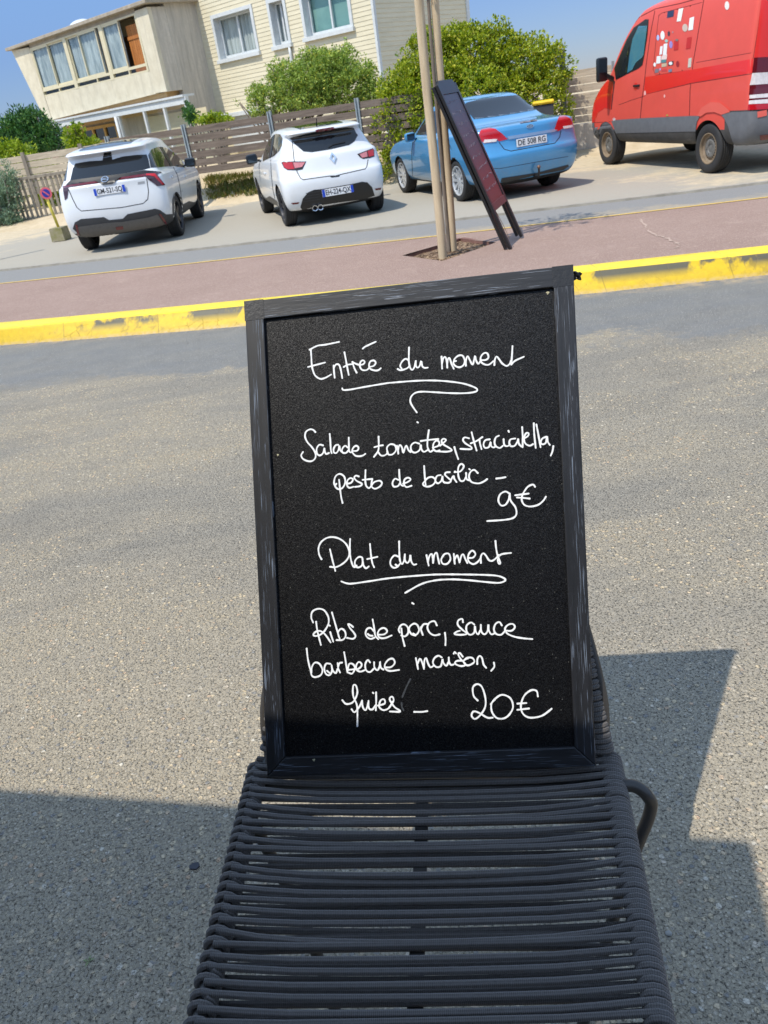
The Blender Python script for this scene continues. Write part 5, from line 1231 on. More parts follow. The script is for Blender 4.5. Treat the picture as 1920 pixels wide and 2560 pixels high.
bm = bmesh.new(); p, n = clio.loc(z('868,206')[0], 0); V, F = tube_data([p, p + Vector((-.05, 0, .06)), p + Vector((-.09, 0, .10))], [.012, .007, .004], 8); bm.free(); clio.part('antenna', (V, F), m_black)
p, n = clio.loc(z('1072,857')[0], .008); plate(clio, p, Vector((-1, 0, .06)), 'EH-224-QX')
# ---- blue coupe
z = zc(.30139, 950, 180)
focus.patch(z('692,276 722,254 850,222 1000,204 1150,192 1198,206 1258,246 1332,305 1150,340 950,372 778,392 730,332'), m_glass, 'rear_window', cell=4)
for red, clear in (('820,515 840,480 900,465 960,475 1010,510 1058,558 985,576 975,562 962,580 862,592 830,560', '856,590 962,578 972,556 866,562'), ('1440,490 1470,400 1490,366 1530,363 1575,386 1592,420 1592,460 1545,472 1510,470 1480,490', '1512,452 1592,440 1592,460 1520,472')):
    tl = focus.patch(z(red), m_red, 'tail_lamp', off=.008); focus.patch(z(clear), m_clear, 'clear_lens', off=.014, parent=tl)
m_strip = mat('pale_chrome_strip', srgb(150, 172, 196), .2, .5, var=.05)
focus.patch(z('1050,536 1430,476 1470,481 1442,497 1250,530 1066,561'), m_strip, 'boot_strip', off=.012)
focus.patch(z('1158,418 1300,395 1303,407 1165,429'), m_dred, 'brake_light', off=.005)
p, n = focus.loc(z('1242,450')[0], .004); X_ = Vector((0, 0, 1)).cross(n).normalized(); Y_ = n.cross(X_)
bm = bmesh.new(); ring_poly(bm, p, X_, Y_, n, 28, .062, .054, .006, 0, 1.0, .44); em = focus.part('emblem', bm, m_chrome)
bm = bmesh.new(); f_ = bm.faces.new([bm.verts.new(p + X_ * (.055 * math.cos(a)) + Y_ * (.024 * math.sin(a)) + n * .003) for a in [2 * math.pi * i / 28 for i in range(28)]]); focus.part('emblem_field', bm, mat('emblem_grey_blue', srgb(88, 104, 122), .3), parent=em)
me = text_mesh('Ford', .034, .001); me.transform(Matrix.Translation(p + n * .005) @ Matrix((X_, Y_, n)).transposed().to_4x4()); me.materials.append(m_chrome)
q = bpy.data.objects.new('emblem_letters', me); C.objects.link(q); q.parent = em
focus.line(z('985,580 1030,640 1085,656 1450,590 1490,540 1500,485'), 2.0)
focus.line(z('1340,312 1450,345 1485,372'), 1.2)
focus.line(z('850,800 1000,800 1560,700'), 1.2)
focus.patch(z('1000,912 1010,880 1300,835 1560,768 1565,782 1520,812 1300,852 1050,914'), m_bplast, 'bumper_lower', off=.005)
p, n = focus.loc(z('1290,815')[0], 0)
V, F = tube_data(catmull([Vector((p.x + .12, p.y, .30)), Vector((p.x - .03, p.y, .28)), Vector((p.x - .10, p.y, .31)), Vector((p.x - .11, p.y, .40))], 6), .017, 10); th = focus.part('tow_bar', (V, F), m_black, smooth=True)
focus.part('tow_ball', ellipsoid((p.x - .11, p.y, .42), (.027, .027, .027)), mat('rusty_ball', srgb(120, 92, 76), .5, .5), parent=th, smooth=True)
for mir in (False, True):
    focus.patch(z('300,522 345,440 390,376 440,332 500,300 585,292 575,470 480,505 400,526'), m_winrefl, 'side_window', mirror=mir)
focus.line(z('592,640 560,560 520,520'), 1.2); focus.line(z('275,560 262,660 270,860'), 1.2)
mirrors(focus, 1.74, .97, 1.0, m_bluep, r=(.06, .10, .075))
p, n = focus.loc(z('1255,572')[0], .010); plate(focus, p, Vector((-1, 0, .05)), 'DE 508 RG', eu=False)
# ---- red van
z = zc(.28933, 1440, 0)
m_vgrey = mat('weathered_grey_cladding', srgb(98, 100, 104), .7, var=.12, vscale=8, bump=.2, bscale=200)
m_vdirt = mat('dirty_grey_sill', srgb(66, 64, 62), .8, var=.25, vscale=7)
m_vred2 = paint('unfaded_red_paint', srgb(218, 38, 30), .36, coat=.5); m_vsalmon = paint('bleached_red_paint', srgb(214, 92, 78), .55, coat=.1)
for m_ in (m_vdirt,): van.body.data.materials.append(m_)
for p_ in van.body.data.polygons:
    c_ = p_.center
    if p_.material_index == 0 and (c_.z < .62 or (c_.z < .86 and c_.x < -.4)): p_.material_index = 2
mg.body.data.materials.append(m_bplast)
for p_ in mg.body.data.polygons:
    if p_.material_index == 0 and p_.center.z < .36: p_.material_index = 2
van.patch(z('310,1046 345,1036 555,1021 980,1001 1075,1001 1050,1050 1040,1110 1036,1135 960,1136 350,1150 332,1110'), m_vgrey, 'side_cladding', off=.010, cell=5)
van.patch(z('350,1152 960,1138 1034,1138 1034,1270 960,1292 380,1292 362,1230'), m_vdirt, 'sill', off=.006, cell=5)
van.patch(z('1262,992 1350,967 1480,962 1560,962 1660,972 1700,980 1700,1215 1500,1245 1380,1266 1352,1200 1322,1100 1288,1022'), m_vgrey, 'rear_bumper', off=.012, cell=5)
van.patch(z('113,1062 160,1062 168,1150 164,1240 132,1205 112,1150'), m_vgrey, 'front_bumper', off=.008)
van.patch(z('126,1055 150,862 240,712 326,690 322,760 312,850 302,945 250,932 190,972 162,1055'), m_vred2, 'front_wing', off=.003, cell=5)
van.patch(z('1608,-60 1700,-60 1700,490 1537,498 1572,250'), m_vred2, 'rear_pillar', off=.003, cell=5)
van.patch(z('600,666 1000,602 1530,507 1524,630 1000,716 612,812 586,800'), m_vred2, 'dark_red_band', off=.002, cell=6)
van.patch(z('1055,1000 1090,930 1170,880 1250,884 1320,940 1338,966 1262,990 1200,966 1130,972 1085,1006'), m_vsalmon, 'wheel_arch_flare', off=.014)
m_vseam = mat('dark_red_gap', srgb(92, 18, 18), .8, var=0)
sw = van.patch(z('630,167 602,166 500,240 440,340 385,470 332,592 346,690 430,646 540,592 575,562 592,480 620,300'), m_black, 'door_window', off=.005, cell=4)
t = NT('painted_sky_glass'); m_skyglass = t.set(color=srgb(64, 116, 132), rough=.04, spec=.9)  # sky showing in the side window, painted into the glass colour
van.patch(z('545,226 620,222 590,470 570,500 520,542 492,600 447,630 466,480 492,340'), m_skyglass, 'glass_pane', off=.010, parent=sw)
van.patch(z('440,470 462,400 438,632 400,652 372,665'), m_winrefl, 'quarter_pane', off=.010, parent=sw)
sw = van.patch(z('630,167 602,166 500,240 440,340 385,470 332,592 346,690 430,646 540,592 575,562 592,480 620,300'), m_black, 'door_window', off=.005, cell=4, mirror=True)
for pts, w in (('682,92 642,300 607,560 592,700 572,850 556,1020', 2.2), ('1106,-10 1060,260 1010,560 986,780 980,1000', 2.2), ('470,222 540,152 690,75 900,30 1120,-30', 2.6), ('332,700 318,800 302,945', 5.5),
               ('1090,20 742,112 716,132 702,250 682,450 667,600 690,648 900,618 1000,604', 1.4), ('1040,540 1515,456', 1.5), ('610,812 1000,720 1525,636', 1.8), ('370,906 480,865 592,830', 1.4), ('556,1020 548,1150 540,1290', 1.5), ('975,1002 970,1136 962,1290', 1.5),
               ('1480,964 1465,1060 1430,1120 1322,1118', 1.5), ('1530,508 1572,250 1608,-40', 1.5), ('120,1062 300,1052', 1.4)): van.line(z(pts), w * .72, m_vseam if w < 5 else m_seam)
lampseq = [('1537,500 1700,490 1700,620 1522,630', m_dred), ('1522,632 1700,622 1700,722 1502,735', m_clear), ('1502,737 1700,724 1700,802 1496,820', m_dred), ('1500,822 1700,804 1700,838 1500,852', m_clear), ('1498,854 1700,840 1700,852 1496,868', m_dred), ('1496,870 1700,854 1700,892 1494,900', m_clear), ('1492,902 1700,894 1700,942 1485,952', m_red)]
tl = None
for q, m_ in lampseq:
    o = van.patch(z(q), m_, 'tail_lamp' if tl is None else 'lamp_segment', off=.010, parent=tl); tl = tl or o
van.patch(z('1562,966 1642,951 1642,1000 1564,1018'), m_vsalmon, 'tow_bracket', off=.02); van.patch(z('1585,1165 1700,1150 1700,1195 1590,1202'), m_dred, 'bumper_reflector', off=.02)
p, n = van.loc(z('518,745')[0], .004); X_ = Vector((1, 0, 0)); Y_ = n.cross(X_).normalized(); bm = bmesh.new(); ring_poly(bm, p, X_, Y_, n, 20, .055, .0001, .002); van.part('handle_recess', bm, m_vred2)
handle(van, z('527,740')[0], m_black, .20)
for sy in (1, -1):
    bm = bmesh.new(); box(bm, (2.98, sy * 1.19, 1.60), (.10, .20, .38), Matrix.Rotation(sy * .12, 3, 'Z'), .035); mr = van.part('wing_mirror', bm, m_black, smooth=True)
    bm = bmesh.new(); box(bm, (2.925, sy * 1.19, 1.66), (.006, .16, .22), Matrix.Rotation(sy * .12, 3, 'Z'), .002); van.part('mirror_glass', bm, mat('mirror_glass', srgb(66, 78, 88), .08, .6), parent=mr)
    bm = bmesh.new(); box(bm, (2.99, sy * 1.04, 1.46), (.10, .20, .07), Matrix.Rotation(sy * .5, 3, 'X'), .015); van.part('mirror_arm', bm, m_black, parent=mr)
def sticker(poly, col, label=None, off=.0045): return van.patch(z(poly), mat('sticker', srgb(*col), .5, var=.06, vscale=40), 'sticker', off=off, cell=5, thick=.0, label=label)
def oval(cx, cy, rx, ry, k=14): return ' '.join(f'{cx + rx * math.cos(2 * math.pi * i / k):.1f},{cy + ry * math.sin(2 * math.pi * i / k):.1f}' for i in range(k))
W_ = (226, 226, 222)
sticker('793,100 850,88 844,142 787,155', (38, 48, 80), 'dark navy square sticker'); sticker('890,78 930,68 908,182 872,187', (226, 226, 214)); sticker('985,155 1024,143 1012,256 972,264', W_)
sticker(oval(944, 240, 24, 34), (196, 176, 160)); sticker(oval(1307, 48, 20, 37), (222, 216, 206), 'round pale sticker high on the rear panel'); sticker(oval(750, 306, 18, 39), W_); sticker(oval(710, 325, 12, 25), (170, 180, 220)); sticker(oval(804, 290, 11, 22), (70, 50, 60))
sticker(oval(838, 278, 6, 9), (160, 130, 130)); sticker(oval(822, 385, 15, 32), (150, 130, 190)); sticker('850,352 888,345 884,430 846,436', (186, 36, 34), 'dark red rectangular sticker'); sticker(oval(874, 346, 14, 10), (120, 110, 104), off=.007); sticker('962,325 1002,318 990,418 951,425', (186, 36, 34))
sticker('730,402 752,396 746,468 722,474', W_); sticker('760,380 792,374 784,470 752,484', W_); sticker(oval(783, 353, 14, 14), (150, 190, 180)); sticker('700,486 736,481 732,545 694,552', W_); sticker('742,482 790,468 786,512 738,516', (226, 200, 190)); sticker('738,516 784,512 780,540 736,543', (80, 130, 130))
sticker('742,550 788,545 784,574 742,580', (190, 170, 140)); sticker('800,535 845,526 842,560 798,568', (60, 50, 56)); sticker(oval(821, 547, 16, 14), W_, off=.007); sticker(oval(880, 552, 14, 26), (150, 30, 34)); sticker('974,505 1002,498 996,578 968,584', (190, 186, 170)); sticker(oval(682, 558, 11, 18), W_)
sticker('684,598 718,592 716,625 682,630', (120, 110, 116)); sticker('744,600 785,597 784,615 742,618', (196, 60, 60)); sticker('800,600 832,594 830,618 800,624', (110, 120, 140)); sticker('724,590 738,588 736,606 722,610', (186, 150, 190))
for q, col in ((oval(598, 803, 9, 20), (230, 170, 160)), (oval(767, 830, 7, 14), (230, 170, 160)), (oval(790, 996, 10, 9), (176, 146, 70))): van.patch(z(q), mat('paint_chip', srgb(*col), .7), 'paint_chip', off=.005, thick=0)
van.patch(z('335,1010 340,1024 352,1026 342,1034 346,1046 335,1038 324,1046 328,1034 318,1026 331,1024'), m_clear, 'star_sticker', off=.014, thick=0)
van.patch(z('415,1266 440,1256 470,1262 478,1284 420,1286'), mat('rust', srgb(122, 92, 62), .9, var=.3, vscale=30), 'rust_patch', off=.009, thick=0)
# ------------------------------------------------------------------ house beyond the car park
HC = np.array([1.76719, 24.93746, 0.0]); HE = np.array([-0.69465837, 0.7193398, 0.0]); HN = np.array([-0.7193398, -0.69465837, 0.0])
def H3(u, w, z): return Vector(HC + HE * u + HN * w + np.array([0, 0, z]))
def Hp(px, w=0.0):
    p = on_plane(px, HC + HN * w, HN); return float((p - HC) @ HE), float(p[2])
def hbox(bm, u, w, z, bev=0.0): oriented_box(bm, HC, HE, HN, (0, 0, 1), (u[0], w[0], z[0]), (u[1], w[1], z[1]), bev)
house = empty('beach_house', HC + HE * 6 - HN * 2); bpy.context.view_layer.update()
tag(house, 'cream house of lap siding and rough concrete with a glazed upper balcony', 'house')
def hpart(name, bm, mats, parent=None, **kw):
    o = obj(name, bm, mats, **kw); p = parent or house; o.parent = p; o.matrix_parent_inverse = p.matrix_world.inverted(); return o
t = NT('cream_siding'); v_ = t.coord(); n_ = t.noise(t.coord((1.2, 1.2, 9)), 1.2, 5, .65); n2 = t.noise(v_, 30, 4, .7)
c_ = t.mix(t.mapr(n_, .3, .7), srgb(200, 191, 164), srgb(214, 205, 178)); c_ = t.mix(t.mapr(n2, .62, .74, 0, .25), c_, srgb(160, 148, 118))
m_siding = t.set(color=c_, rough=.62, normal=t.bump(n2, .15, .004), spec=.35)
t = NT('streaked_concrete'); v_ = t.coord((3.0, 3.0, .35)); n_ = t.noise(v_, 2.2, 6, .7); n2 = t.noise(t.coord(), 14, 5, .7)
c_ = t.mix(t.mapr(n_, .3, .7), srgb(160, 155, 146), srgb(206, 198, 184)); c_ = t.mix(t.mapr(n2, .4, .7, 0, .5), c_, srgb(176, 168, 152))
m_conc = t.set(color=c_, rough=.92, normal=t.bump(n2, .5, .01), spec=.2)
t = NT('roughcast_cream'); n_ = t.noise(t.coord(), 3, 6, .7); n2 = t.noise(t.coord(), 60, 4, .7)
c_ = t.mix(t.mapr(n_, .3, .7), srgb(196, 187, 164), srgb(214, 206, 184)); n3 = t.noise(t.coord((2.2, 2.2, .3)), 2, 5, .7); c_ = t.mix(t.mapr(n3, .52, .75, 0, .55), c_, srgb(160, 152, 136)); m_rough = t.set(color=c_, rough=.95, normal=t.bump(n2, .6, .012), spec=.2)
m_trim = mat('white_trim', srgb(196, 200, 200), .55, var=.08, vscale=8)
m_cream = mat('cream_aluminium', srgb(206, 196, 164), .45, var=.05)
m_fascia = mat('weathered_fascia', srgb(158, 148, 132), .85, var=.2, vscale=5)
m_inner = mat('loggia_wall', srgb(206, 194, 166), .9, var=.08); m_dk = mat('dark_interior', (.02, .02, .022), .9, var=0)
def pane_mat(name, tint=(.9, .95, .95)):
    t = NT(name); tr = t.n.new('ShaderNodeBsdfTransparent'); tr.inputs['Color'].default_value = (*tint, 1); gl = t.n.new('ShaderNodeBsdfGlossy'); gl.inputs['Roughness'].default_value = .01
    lw = t.n.new('ShaderNodeLayerWeight'); lw.inputs['Blend'].default_value = .5; mx = t.n.new('ShaderNodeMixShader')
    t.l.new(t.math('MULTIPLY_ADD', t.math('POWER', lw.outputs['Facing'], 5.0), .9, .07), mx.inputs[0]); t.l.new(tr.outputs[0], mx.inputs[1]); t.l.new(gl.outputs[0], mx.inputs[2]); t.l.new(mx.outputs[0], t.n['Material Output'].inputs['Surface']); return t.m
m_pane = pane_mat('window_glass')
def curtain_mat(name, a, b, sc=(30, 30, 1.0)):
    t = NT(name); n_ = t.noise(t.coord(sc), 1, 3, .6, dist=.5); return t.set(color=t.mix(t.mapr(n_, .35, .65), a, b), rough=.9)
m_lace = curtain_mat('lace_curtain', srgb(150, 154, 152), srgb(198, 200, 198), (14, 14, .8)); m_teal_bl = curtain_mat('teal_blind', srgb(110, 148, 142), srgb(128, 164, 156), (1, 1, 2)); m_dirtyc = curtain_mat('hazy_curtain', srgb(132, 142, 146), srgb(186, 192, 192), (5, 5, 1.2))
# siding boards, left out where the windows are
WIN = [(4.92, 6.96, 3.48, 4.62), (3.42, 4.20, 3.50, 4.60), (0.82, 2.78, 3.53, 4.80)]
BP_ = 0.112; ZT = 6.4
V, F = [], []
def board_strip(org, ax, nrm, u0, u1, z0, z1):
    b = len(V)
    for u in (u0, u1):
        for (d, z) in ((.0, z0), (.013, z0), (.003, z1)): V.append(tuple(Vector(org) + Vector(ax) * u + Vector(nrm) * d + Vector((0, 0, z))))
    F.append((b, b + 3, b + 4, b + 1)); F.append((b + 1, b + 4, b + 5, b + 2))
z_ = .35
while z_ < ZT:
    z1 = z_ + BP_; segs = [(0.0, 7.70)]
    for a, b, c, d in WIN:
        if z1 > c and z_ < d:
            ns = []
            for s0, s1 in segs:
                if b <= s0 or a >= s1: ns.append((s0, s1))
                else:
                    if a > s0: ns.append((s0, a))
                    if b < s1: ns.append((b, s1))
            segs = ns
    for s0, s1 in segs: board_strip(HC, HE, HN, s0, s1, z_, z1)
    board_strip(HC, -HN, -HE, 0.0, 4.12, z_, z1)
    z_ = z1
sid = hpart('siding', (V, F), m_siding)
bm = bmesh.new()
hbox(bm, (-.02, .06), (-.06, .035), (.35, ZT)); hpart('corner_trim', bm, m_trim)
bm = bmesh.new(); hbox(bm, (-.04, .10), (-4.24, -4.10), (.35, ZT)); hpart('corner_trim', bm, m_trim)
bm = bmesh.new(); hbox(bm, (0.02, 7.6), (-4.1, -.5), (ZT, ZT + .15)); hpart('roof', bm, m_fascia)
bm = bmesh.new(); hbox(bm, (0.01, 7.6), (-4.1, -.45), (.35, ZT - .01)); hpart('inner_core', bm, m_dk)
for i, (a, b, c, d) in enumerate(WIN):
    bm = bmesh.new()      # surround with its deep reveal
    f = .09; o = .045
    hbox(bm, (a - .02, a + f), (-.30, o), (c, d)); hbox(bm, (b - f, b + .02), (-.30, o), (c, d)); hbox(bm, (a - .02, b + .02), (-.30, o + .002), (d, d + .10)); hbox(bm, (a - .06, b + .06), (-.30, o + .06), (c - .11, c - .002), .004)
    wf = hpart('window', bm, m_trim)
    bm = bmesh.new(); zi0, zi1 = c + .005, d - .005; a2, b2 = a + f + .002, b - f - .002; fw = .055
    hbox(bm, (a2, a2 + fw), (-.24, -.18), (zi0, zi1)); hbox(bm, (b2 - fw, b2), (-.24, -.18), (zi0, zi1)); hbox(bm, (a2 + fw, b2 - fw), (-.24, -.182), (zi0, zi0 + fw * 1.5)); hbox(bm, (a2 + fw, b2 - fw), (-.24, -.182), (zi1 - fw, zi1))
    m_ = (a2 + b2) / 2 if i != 1 else b2 - .26
    hbox(bm, (m_ - .03, m_ + .03), (-.235, -.178), (zi0 + fw * 1.5, zi1 - fw)); hpart('sash', bm, m_trim, parent=wf)
    bm = bmesh.new(); bm.faces.new([bm.verts.new(H3(u, -.215, z)) for u, z in ((a2, zi0), (b2, zi0), (b2, zi1), (a2, zi1))]); hpart('pane', bm, m_pane, parent=wf)
    V, F = [], []; N_ = 60
    for k_ in range(N_ + 1):
        u = a2 + (b2 - a2) * k_ / N_; w = -.30 + (.018 * math.sin(k_ * 1.3) + .01 * math.sin(k_ * 3.1) if i != 2 else 0)
        V += [tuple(H3(u, w, zi0)), tuple(H3(u, w, zi1))]
        if k_: F.append((2 * k_ - 2, 2 * k_, 2 * k_ + 1, 2 * k_ - 1))
    hpart('curtain', (V, F), m_teal_bl if i == 2 else m_lace, parent=wf, smooth=True)
# ledge over the basement door and the little waste pipe
bm = bmesh.new(); hbox(bm, (4.6, 7.2), (.0, .30), (1.80, 1.93), .01); hbox(bm, (4.8, 7.0), (.025, .10), (.8, 1.795)); hpart('door_canopy', bm, m_trim)
V, F = [], []; tube_data([H3(3.48, .06, 3.40), H3(3.48, .07, 3.2), H3(3.49, .07, 1.2)], .045, 10, V, F); hpart('waste_pipe', (V, F), m_trim, smooth=True)
bm = bmesh.new(); hbox(bm, (-.03, -.02), (-3.6, -3.4), (4.05, 4.25)); hpart('wall_bracket', bm, m_fascia)
# concrete wing with the balcony
WB = 1.85
bm = bmesh.new(); hbox(bm, (7.66, 16.2), (-2.5, 1.20), (.35, 2.62)); hbox(bm, (7.66, 16.6), (-2.5, .55), (2.62, 5.22)); hbox(bm, (7.66, 7.95), (.55, 1.20), (2.62, 5.30)); hpart('concrete_wing', bm, m_conc)
bm = bmesh.new(); hbox(bm, (7.67, 7.90), (1.2, WB - .08), (2.80, 5.12)); hpart('balcony_side', bm, m_conc)
def hprism(poly, w0, w1):
    bm = bmesh.new(); prism(bm, poly, 1.0, lambda u, z, k_: H3(u, w0 + (w1 - w0) * k_, z)); bmesh.ops.recalc_face_normals(bm, faces=bm.faces); return bm
hpart('balcony_parapet', hprism([(8.31, 2.80), (8.36, 3.46), (15.76, 3.46), (15.64, 2.66)], WB - .14, WB - .02), m_rough)
hpart('flared_end_panel', hprism([(15.64, 2.65), (15.78, 5.12), (17.18, 5.20), (16.15, 2.62)], WB - .14, WB), m_rough)
hpart('end_panel', hprism([(7.63, 2.80), (7.66, 5.12), (8.37, 5.12), (8.31, 2.82)], WB - .14, WB), m_rough)
hpart('flared_side_wall', hprism([(15.9, 2.70), (16.4, 5.1), (17.1, 5.15), (16.1, 2.68)], .2, WB - .15), m_rough)
bm = bmesh.new(); hbox(bm, (7.9, 16.0), (.5, WB - .15), (2.66, 2.80)); hpart('balcony_floor', bm, mat('ochre_soffit', srgb(176, 146, 104), .9))
bm = bmesh.new(); hbox(bm, (7.7, 15.6), (1.21, 1.34), (2.28, 2.65)); hpart('ochre_beam', bm, mat('ochre_paint', srgb(186, 156, 110), .85, var=.1))
bm = bmesh.new(); hbox(bm, (7.45, 17.35), (-2.5, WB + .16), (5.20, 5.30), .01); rf_ = hpart('balcony_roof', bm, m_fascia)
bm = bmesh.new(); hbox(bm, (8.4, 15.75), (WB - .14, WB - .03), (5.08, 5.2)); hpart('lintel', bm, m_fascia)
p_ = Hp((206, 60), 0.6); dm = ellipsoid(H3(p_[0], 0.6, 5.33), (.55, .55, .34)); dome = hpart('white_roof_dome', dm, m_trim, parent=rf_, smooth=True)
# glazing of the balcony
zr0, zr1, zt = 3.47, 3.64, 5.08
fr = bmesh.new(); L_ = 8.38; Rr = 15.78
def fr_box(u0, u1, z0, z1, w=(WB - .10, WB - .02)): hbox(fr, (u0, u1), w, (z0, z1))
fr_box(L_, Rr, 3.462, zr0 + .04); fr_box(L_, Rr, zr1 - .02, zr1 + .06, (WB - .102, WB - .018)); fr_box(L_, Rr, zt - .05, zt)
for u, hw_ in ((Rr - .05, .05), (13.15, .11), (10.65, .11), (L_ + .05, .05)): fr_box(u - hw_, u + hw_, 3.46, zt, (WB - .104, WB - .012))
for u in (14.45, 11.65, 9.55): fr_box(u - .03, u + .03, zr0, zr1, (WB - .098, WB - .022))
gf = hpart('balcony_glazing', fr, m_cream)
def sash(u0, u1, w, cm):
    bm = bmesh.new(); f = .05; z0, z1 = zr1 + .06, zt - .05
    hbox(bm, (u0, u0 + f), (w - .02, w + .02), (z0, z1)); hbox(bm, (u1 - f, u1), (w - .02, w + .02), (z0, z1)); hbox(bm, (u0 + f, u1 - f), (w - .019, w + .019), (z0, z0 + .06)); hbox(bm, (u0 + f, u1 - f), (w - .019, w + .019), (z1 - .05, z1)); hpart('sliding_sash', bm, m_cream, parent=gf)
    bm = bmesh.new(); bm.faces.new([bm.verts.new(H3(u, w + .004, z)) for u, z in ((u0 + f, z0 + .05), (u1 - f, z0 + .05), (u1 - f, z1 - .04), (u0 + f, z1 - .04))]); hpart('pane', bm, m_pane, parent=gf)
    if cm:
        V, F = [], []
        for k_ in range(41):
            u = u0 + (u1 - u0) * k_ / 40; ww = w - .06 + .015 * math.sin(k_ * .9) + .008 * math.sin(k_ * 2.3); V += [tuple(H3(u, ww, z0)), tuple(H3(u, ww, z1))]
            if k_: F.append((2 * k_ - 2, 2 * k_, 2 * k_ + 1, 2 * k_ - 1))
        hpart('curtain', (V, F), cm, parent=gf, smooth=True)
sash(14.46, 15.68, WB - .045, m_dirtyc); sash(13.26, 14.50, WB - .085, m_dirtyc); sash(12.15, 13.04, WB - .085, m_dirtyc); sash(10.98, 12.2, WB - .045, m_dirtyc); sash(9.52, 10.54, WB - .045, m_dirtyc)
for a, b in ((13.26, 14.42), (14.48, 15.68), (10.76, 11.62), (11.68, 13.04), (9.58, 10.54), (8.43, 9.52)):
    bm = bmesh.new(); bm.faces.new([bm.verts.new(H3(u, WB - .06, z)) for u, z in ((a, zr0 + .03), (b, zr0 + .03), (b, zr1 - .02), (a, zr1 - .02))]); hpart('lower_pane', bm, m_pane, parent=gf)
bm = bmesh.new(); hbox(bm, (8.0, 16.0), (.555, .60), (2.8, 5.2)); hpart('loggia_back_wall', bm, m_inner)
bm = bmesh.new(); hbox(bm, (10.6, 11.4), (.61, .66), (2.9, 4.75)); hpart('loggia_door', bm, mat('brown_door', srgb(96, 66, 44), .7))
m_shut = wood_mat('varnished_shutter', srgb(140, 86, 40), srgb(186, 120, 60), (30, 30, 1.5), .6)
bm = bmesh.new()
for k_ in range(7): hbox(bm, (8.55 + k_ * .125, 8.55 + k_ * .125 + .118), (1.60, 1.635), (2.9, 4.85))
for zz in (3.15, 4.45): hbox(bm, (8.55, 9.42), (1.636, 1.66), (zz, zz + .09))
hpart('wooden_shutter', bm, m_shut)
# verandah under the balcony
WV = 2.15
a_ = Hp((113, 327), WV); b_ = Hp((283, 292), WV); c2_ = Hp((462, 250), WV)
zb = c2_[1]
bm = bmesh.new(); hbox(bm, (c2_[0] - .05, a_[0] + 1.2), (WV - .12, WV), (zb - .10, zb + .10)); vd = hpart('verandah_beam', bm, m_trim)
bm = bmesh.new(); hbox(bm, (c2_[0], a_[0] + 1.3), (1.75, WV + .05), (zb + .10, zb + .16)); hpart('verandah_roof', bm, m_trim)
up = [Hp(q, WV)[0] for q in ((298, 310), (362, 300), (412, 290), (466, 280))]
bm = bmesh.new()
for u in up: hbox(bm, (u - .045, u + .045), (WV - .10, WV - .01), (.4, zb - .10))
hpart('verandah_post', bm, m_trim)
bm = bmesh.new(); bm.faces.new([bm.verts.new(H3(u, WV - .06, z)) for u, z in ((min(up), .4), (max(up), .4), (max(up), zb - .1), (min(up), zb - .1))]); hpart('verandah_glass', bm, m_pane)
bm = bmesh.new(); hbox(bm, (min(up) + .2, max(up) - .1), (1.21, 1.23), (.4, 2.2)); hpart('verandah_back_wall', bm, m_siding)
wy = mat('yellow_wood_frame', srgb(196, 158, 84), .6, var=.1, vscale=10)
bm = bmesh.new(); yu = [Hp(q, 1.3)[0] for q in ((292, 330), (262, 330), (232, 330), (205, 330))]
for u in yu: hbox(bm, (u - .05, u + .05), (1.22, 1.30), (.4, 2.15))
for zz in (1.62, 2.10): hbox(bm, (min(yu), max(yu)), (1.222, 1.296), (zz, zz + .10))
hpart('yellow_window_frame', bm, wy)
bm = bmesh.new(); hbox(bm, (min(yu), max(yu)), (1.205, 1.24), (.4, 2.15)); hpart('dark_window', bm, m_glass)
V, F = [], []; q0 = H3(up[0] + .05, WV + .05, zb - .1); tube_data([q0, q0 - Vector((0, 0, 2.0))], .05, 10, V, F); hpart('down_pipe', (V, F), m_trim, smooth=True)

# ------------------------------------------------------------------ fences
def FP(px, k=19.0): return on_plane(px, (0, k, 0), (0.27, 1, 0))
m_plank = wood_mat('grey_brown_plank', srgb(88, 76, 66), srgb(132, 117, 103), (2.2, 2.2, 26)); m_post = mat('galvanised_post', srgb(150, 156, 156), .55, .3, var=.12, vscale=6)
m_plank2 = wood_mat('pale_weathered_plank', srgb(158, 145, 126), srgb(200, 187, 164), (2.2, 2.2, 26))
def plank_fence(name, label, xs, k, z0, z1, m, nb, post_h=.06, seed=1, post_w=.09, gap=.016):
    P = [np.array([x, k - .27 * x, 0]) for x in xs]
    root = empty(name, (P[0] + P[-1]) / 2); tag(root, label, 'fence'); bpy.context.view_layer.update()
    r_ = random.Random(seed); ax = Vector((0.9655, -0.2607, 0)); nr = Vector((-.2607, -.9655, 0))
    for i in range(len(P) - 1):
        bm = bmesh.new(); h = (z1 - z0) / nb; L = (Vector(P[i + 1]) - Vector(P[i])).length
        for b in range(nb):
            zz = z0 + b * h; dz = r_.uniform(-.008, .008)
            oriented_box(bm, P[i], ax, nr, (0, 0, 1), (.03, -.018 + r_.uniform(0, .006), zz + gap + dz), (L - .03, .018, zz + h - gap + dz), .003)
        tpart(root, 'plank_panel', bm, m)
    for p in P:
        bm = bmesh.new()
        oriented_box(bm, p, ax, nr, (0, 0, 1), (-post_w / 2, -.05, z0 - .5), (-post_w / 2 + .025, .05, z1 + post_h)); oriented_box(bm, p, ax, nr, (0, 0, 1), (post_w / 2 - .025, -.05, z0 - .5), (post_w / 2, .05, z1 + post_h)); oriented_box(bm, p, ax, nr, (0, 0, 1), (-post_w / 2 + .0255, -.012, z0 - .5), (post_w / 2 - .0255, .012, z1 + post_h - .002))
        tpart(root, 'post', bm, m_post)
    return root
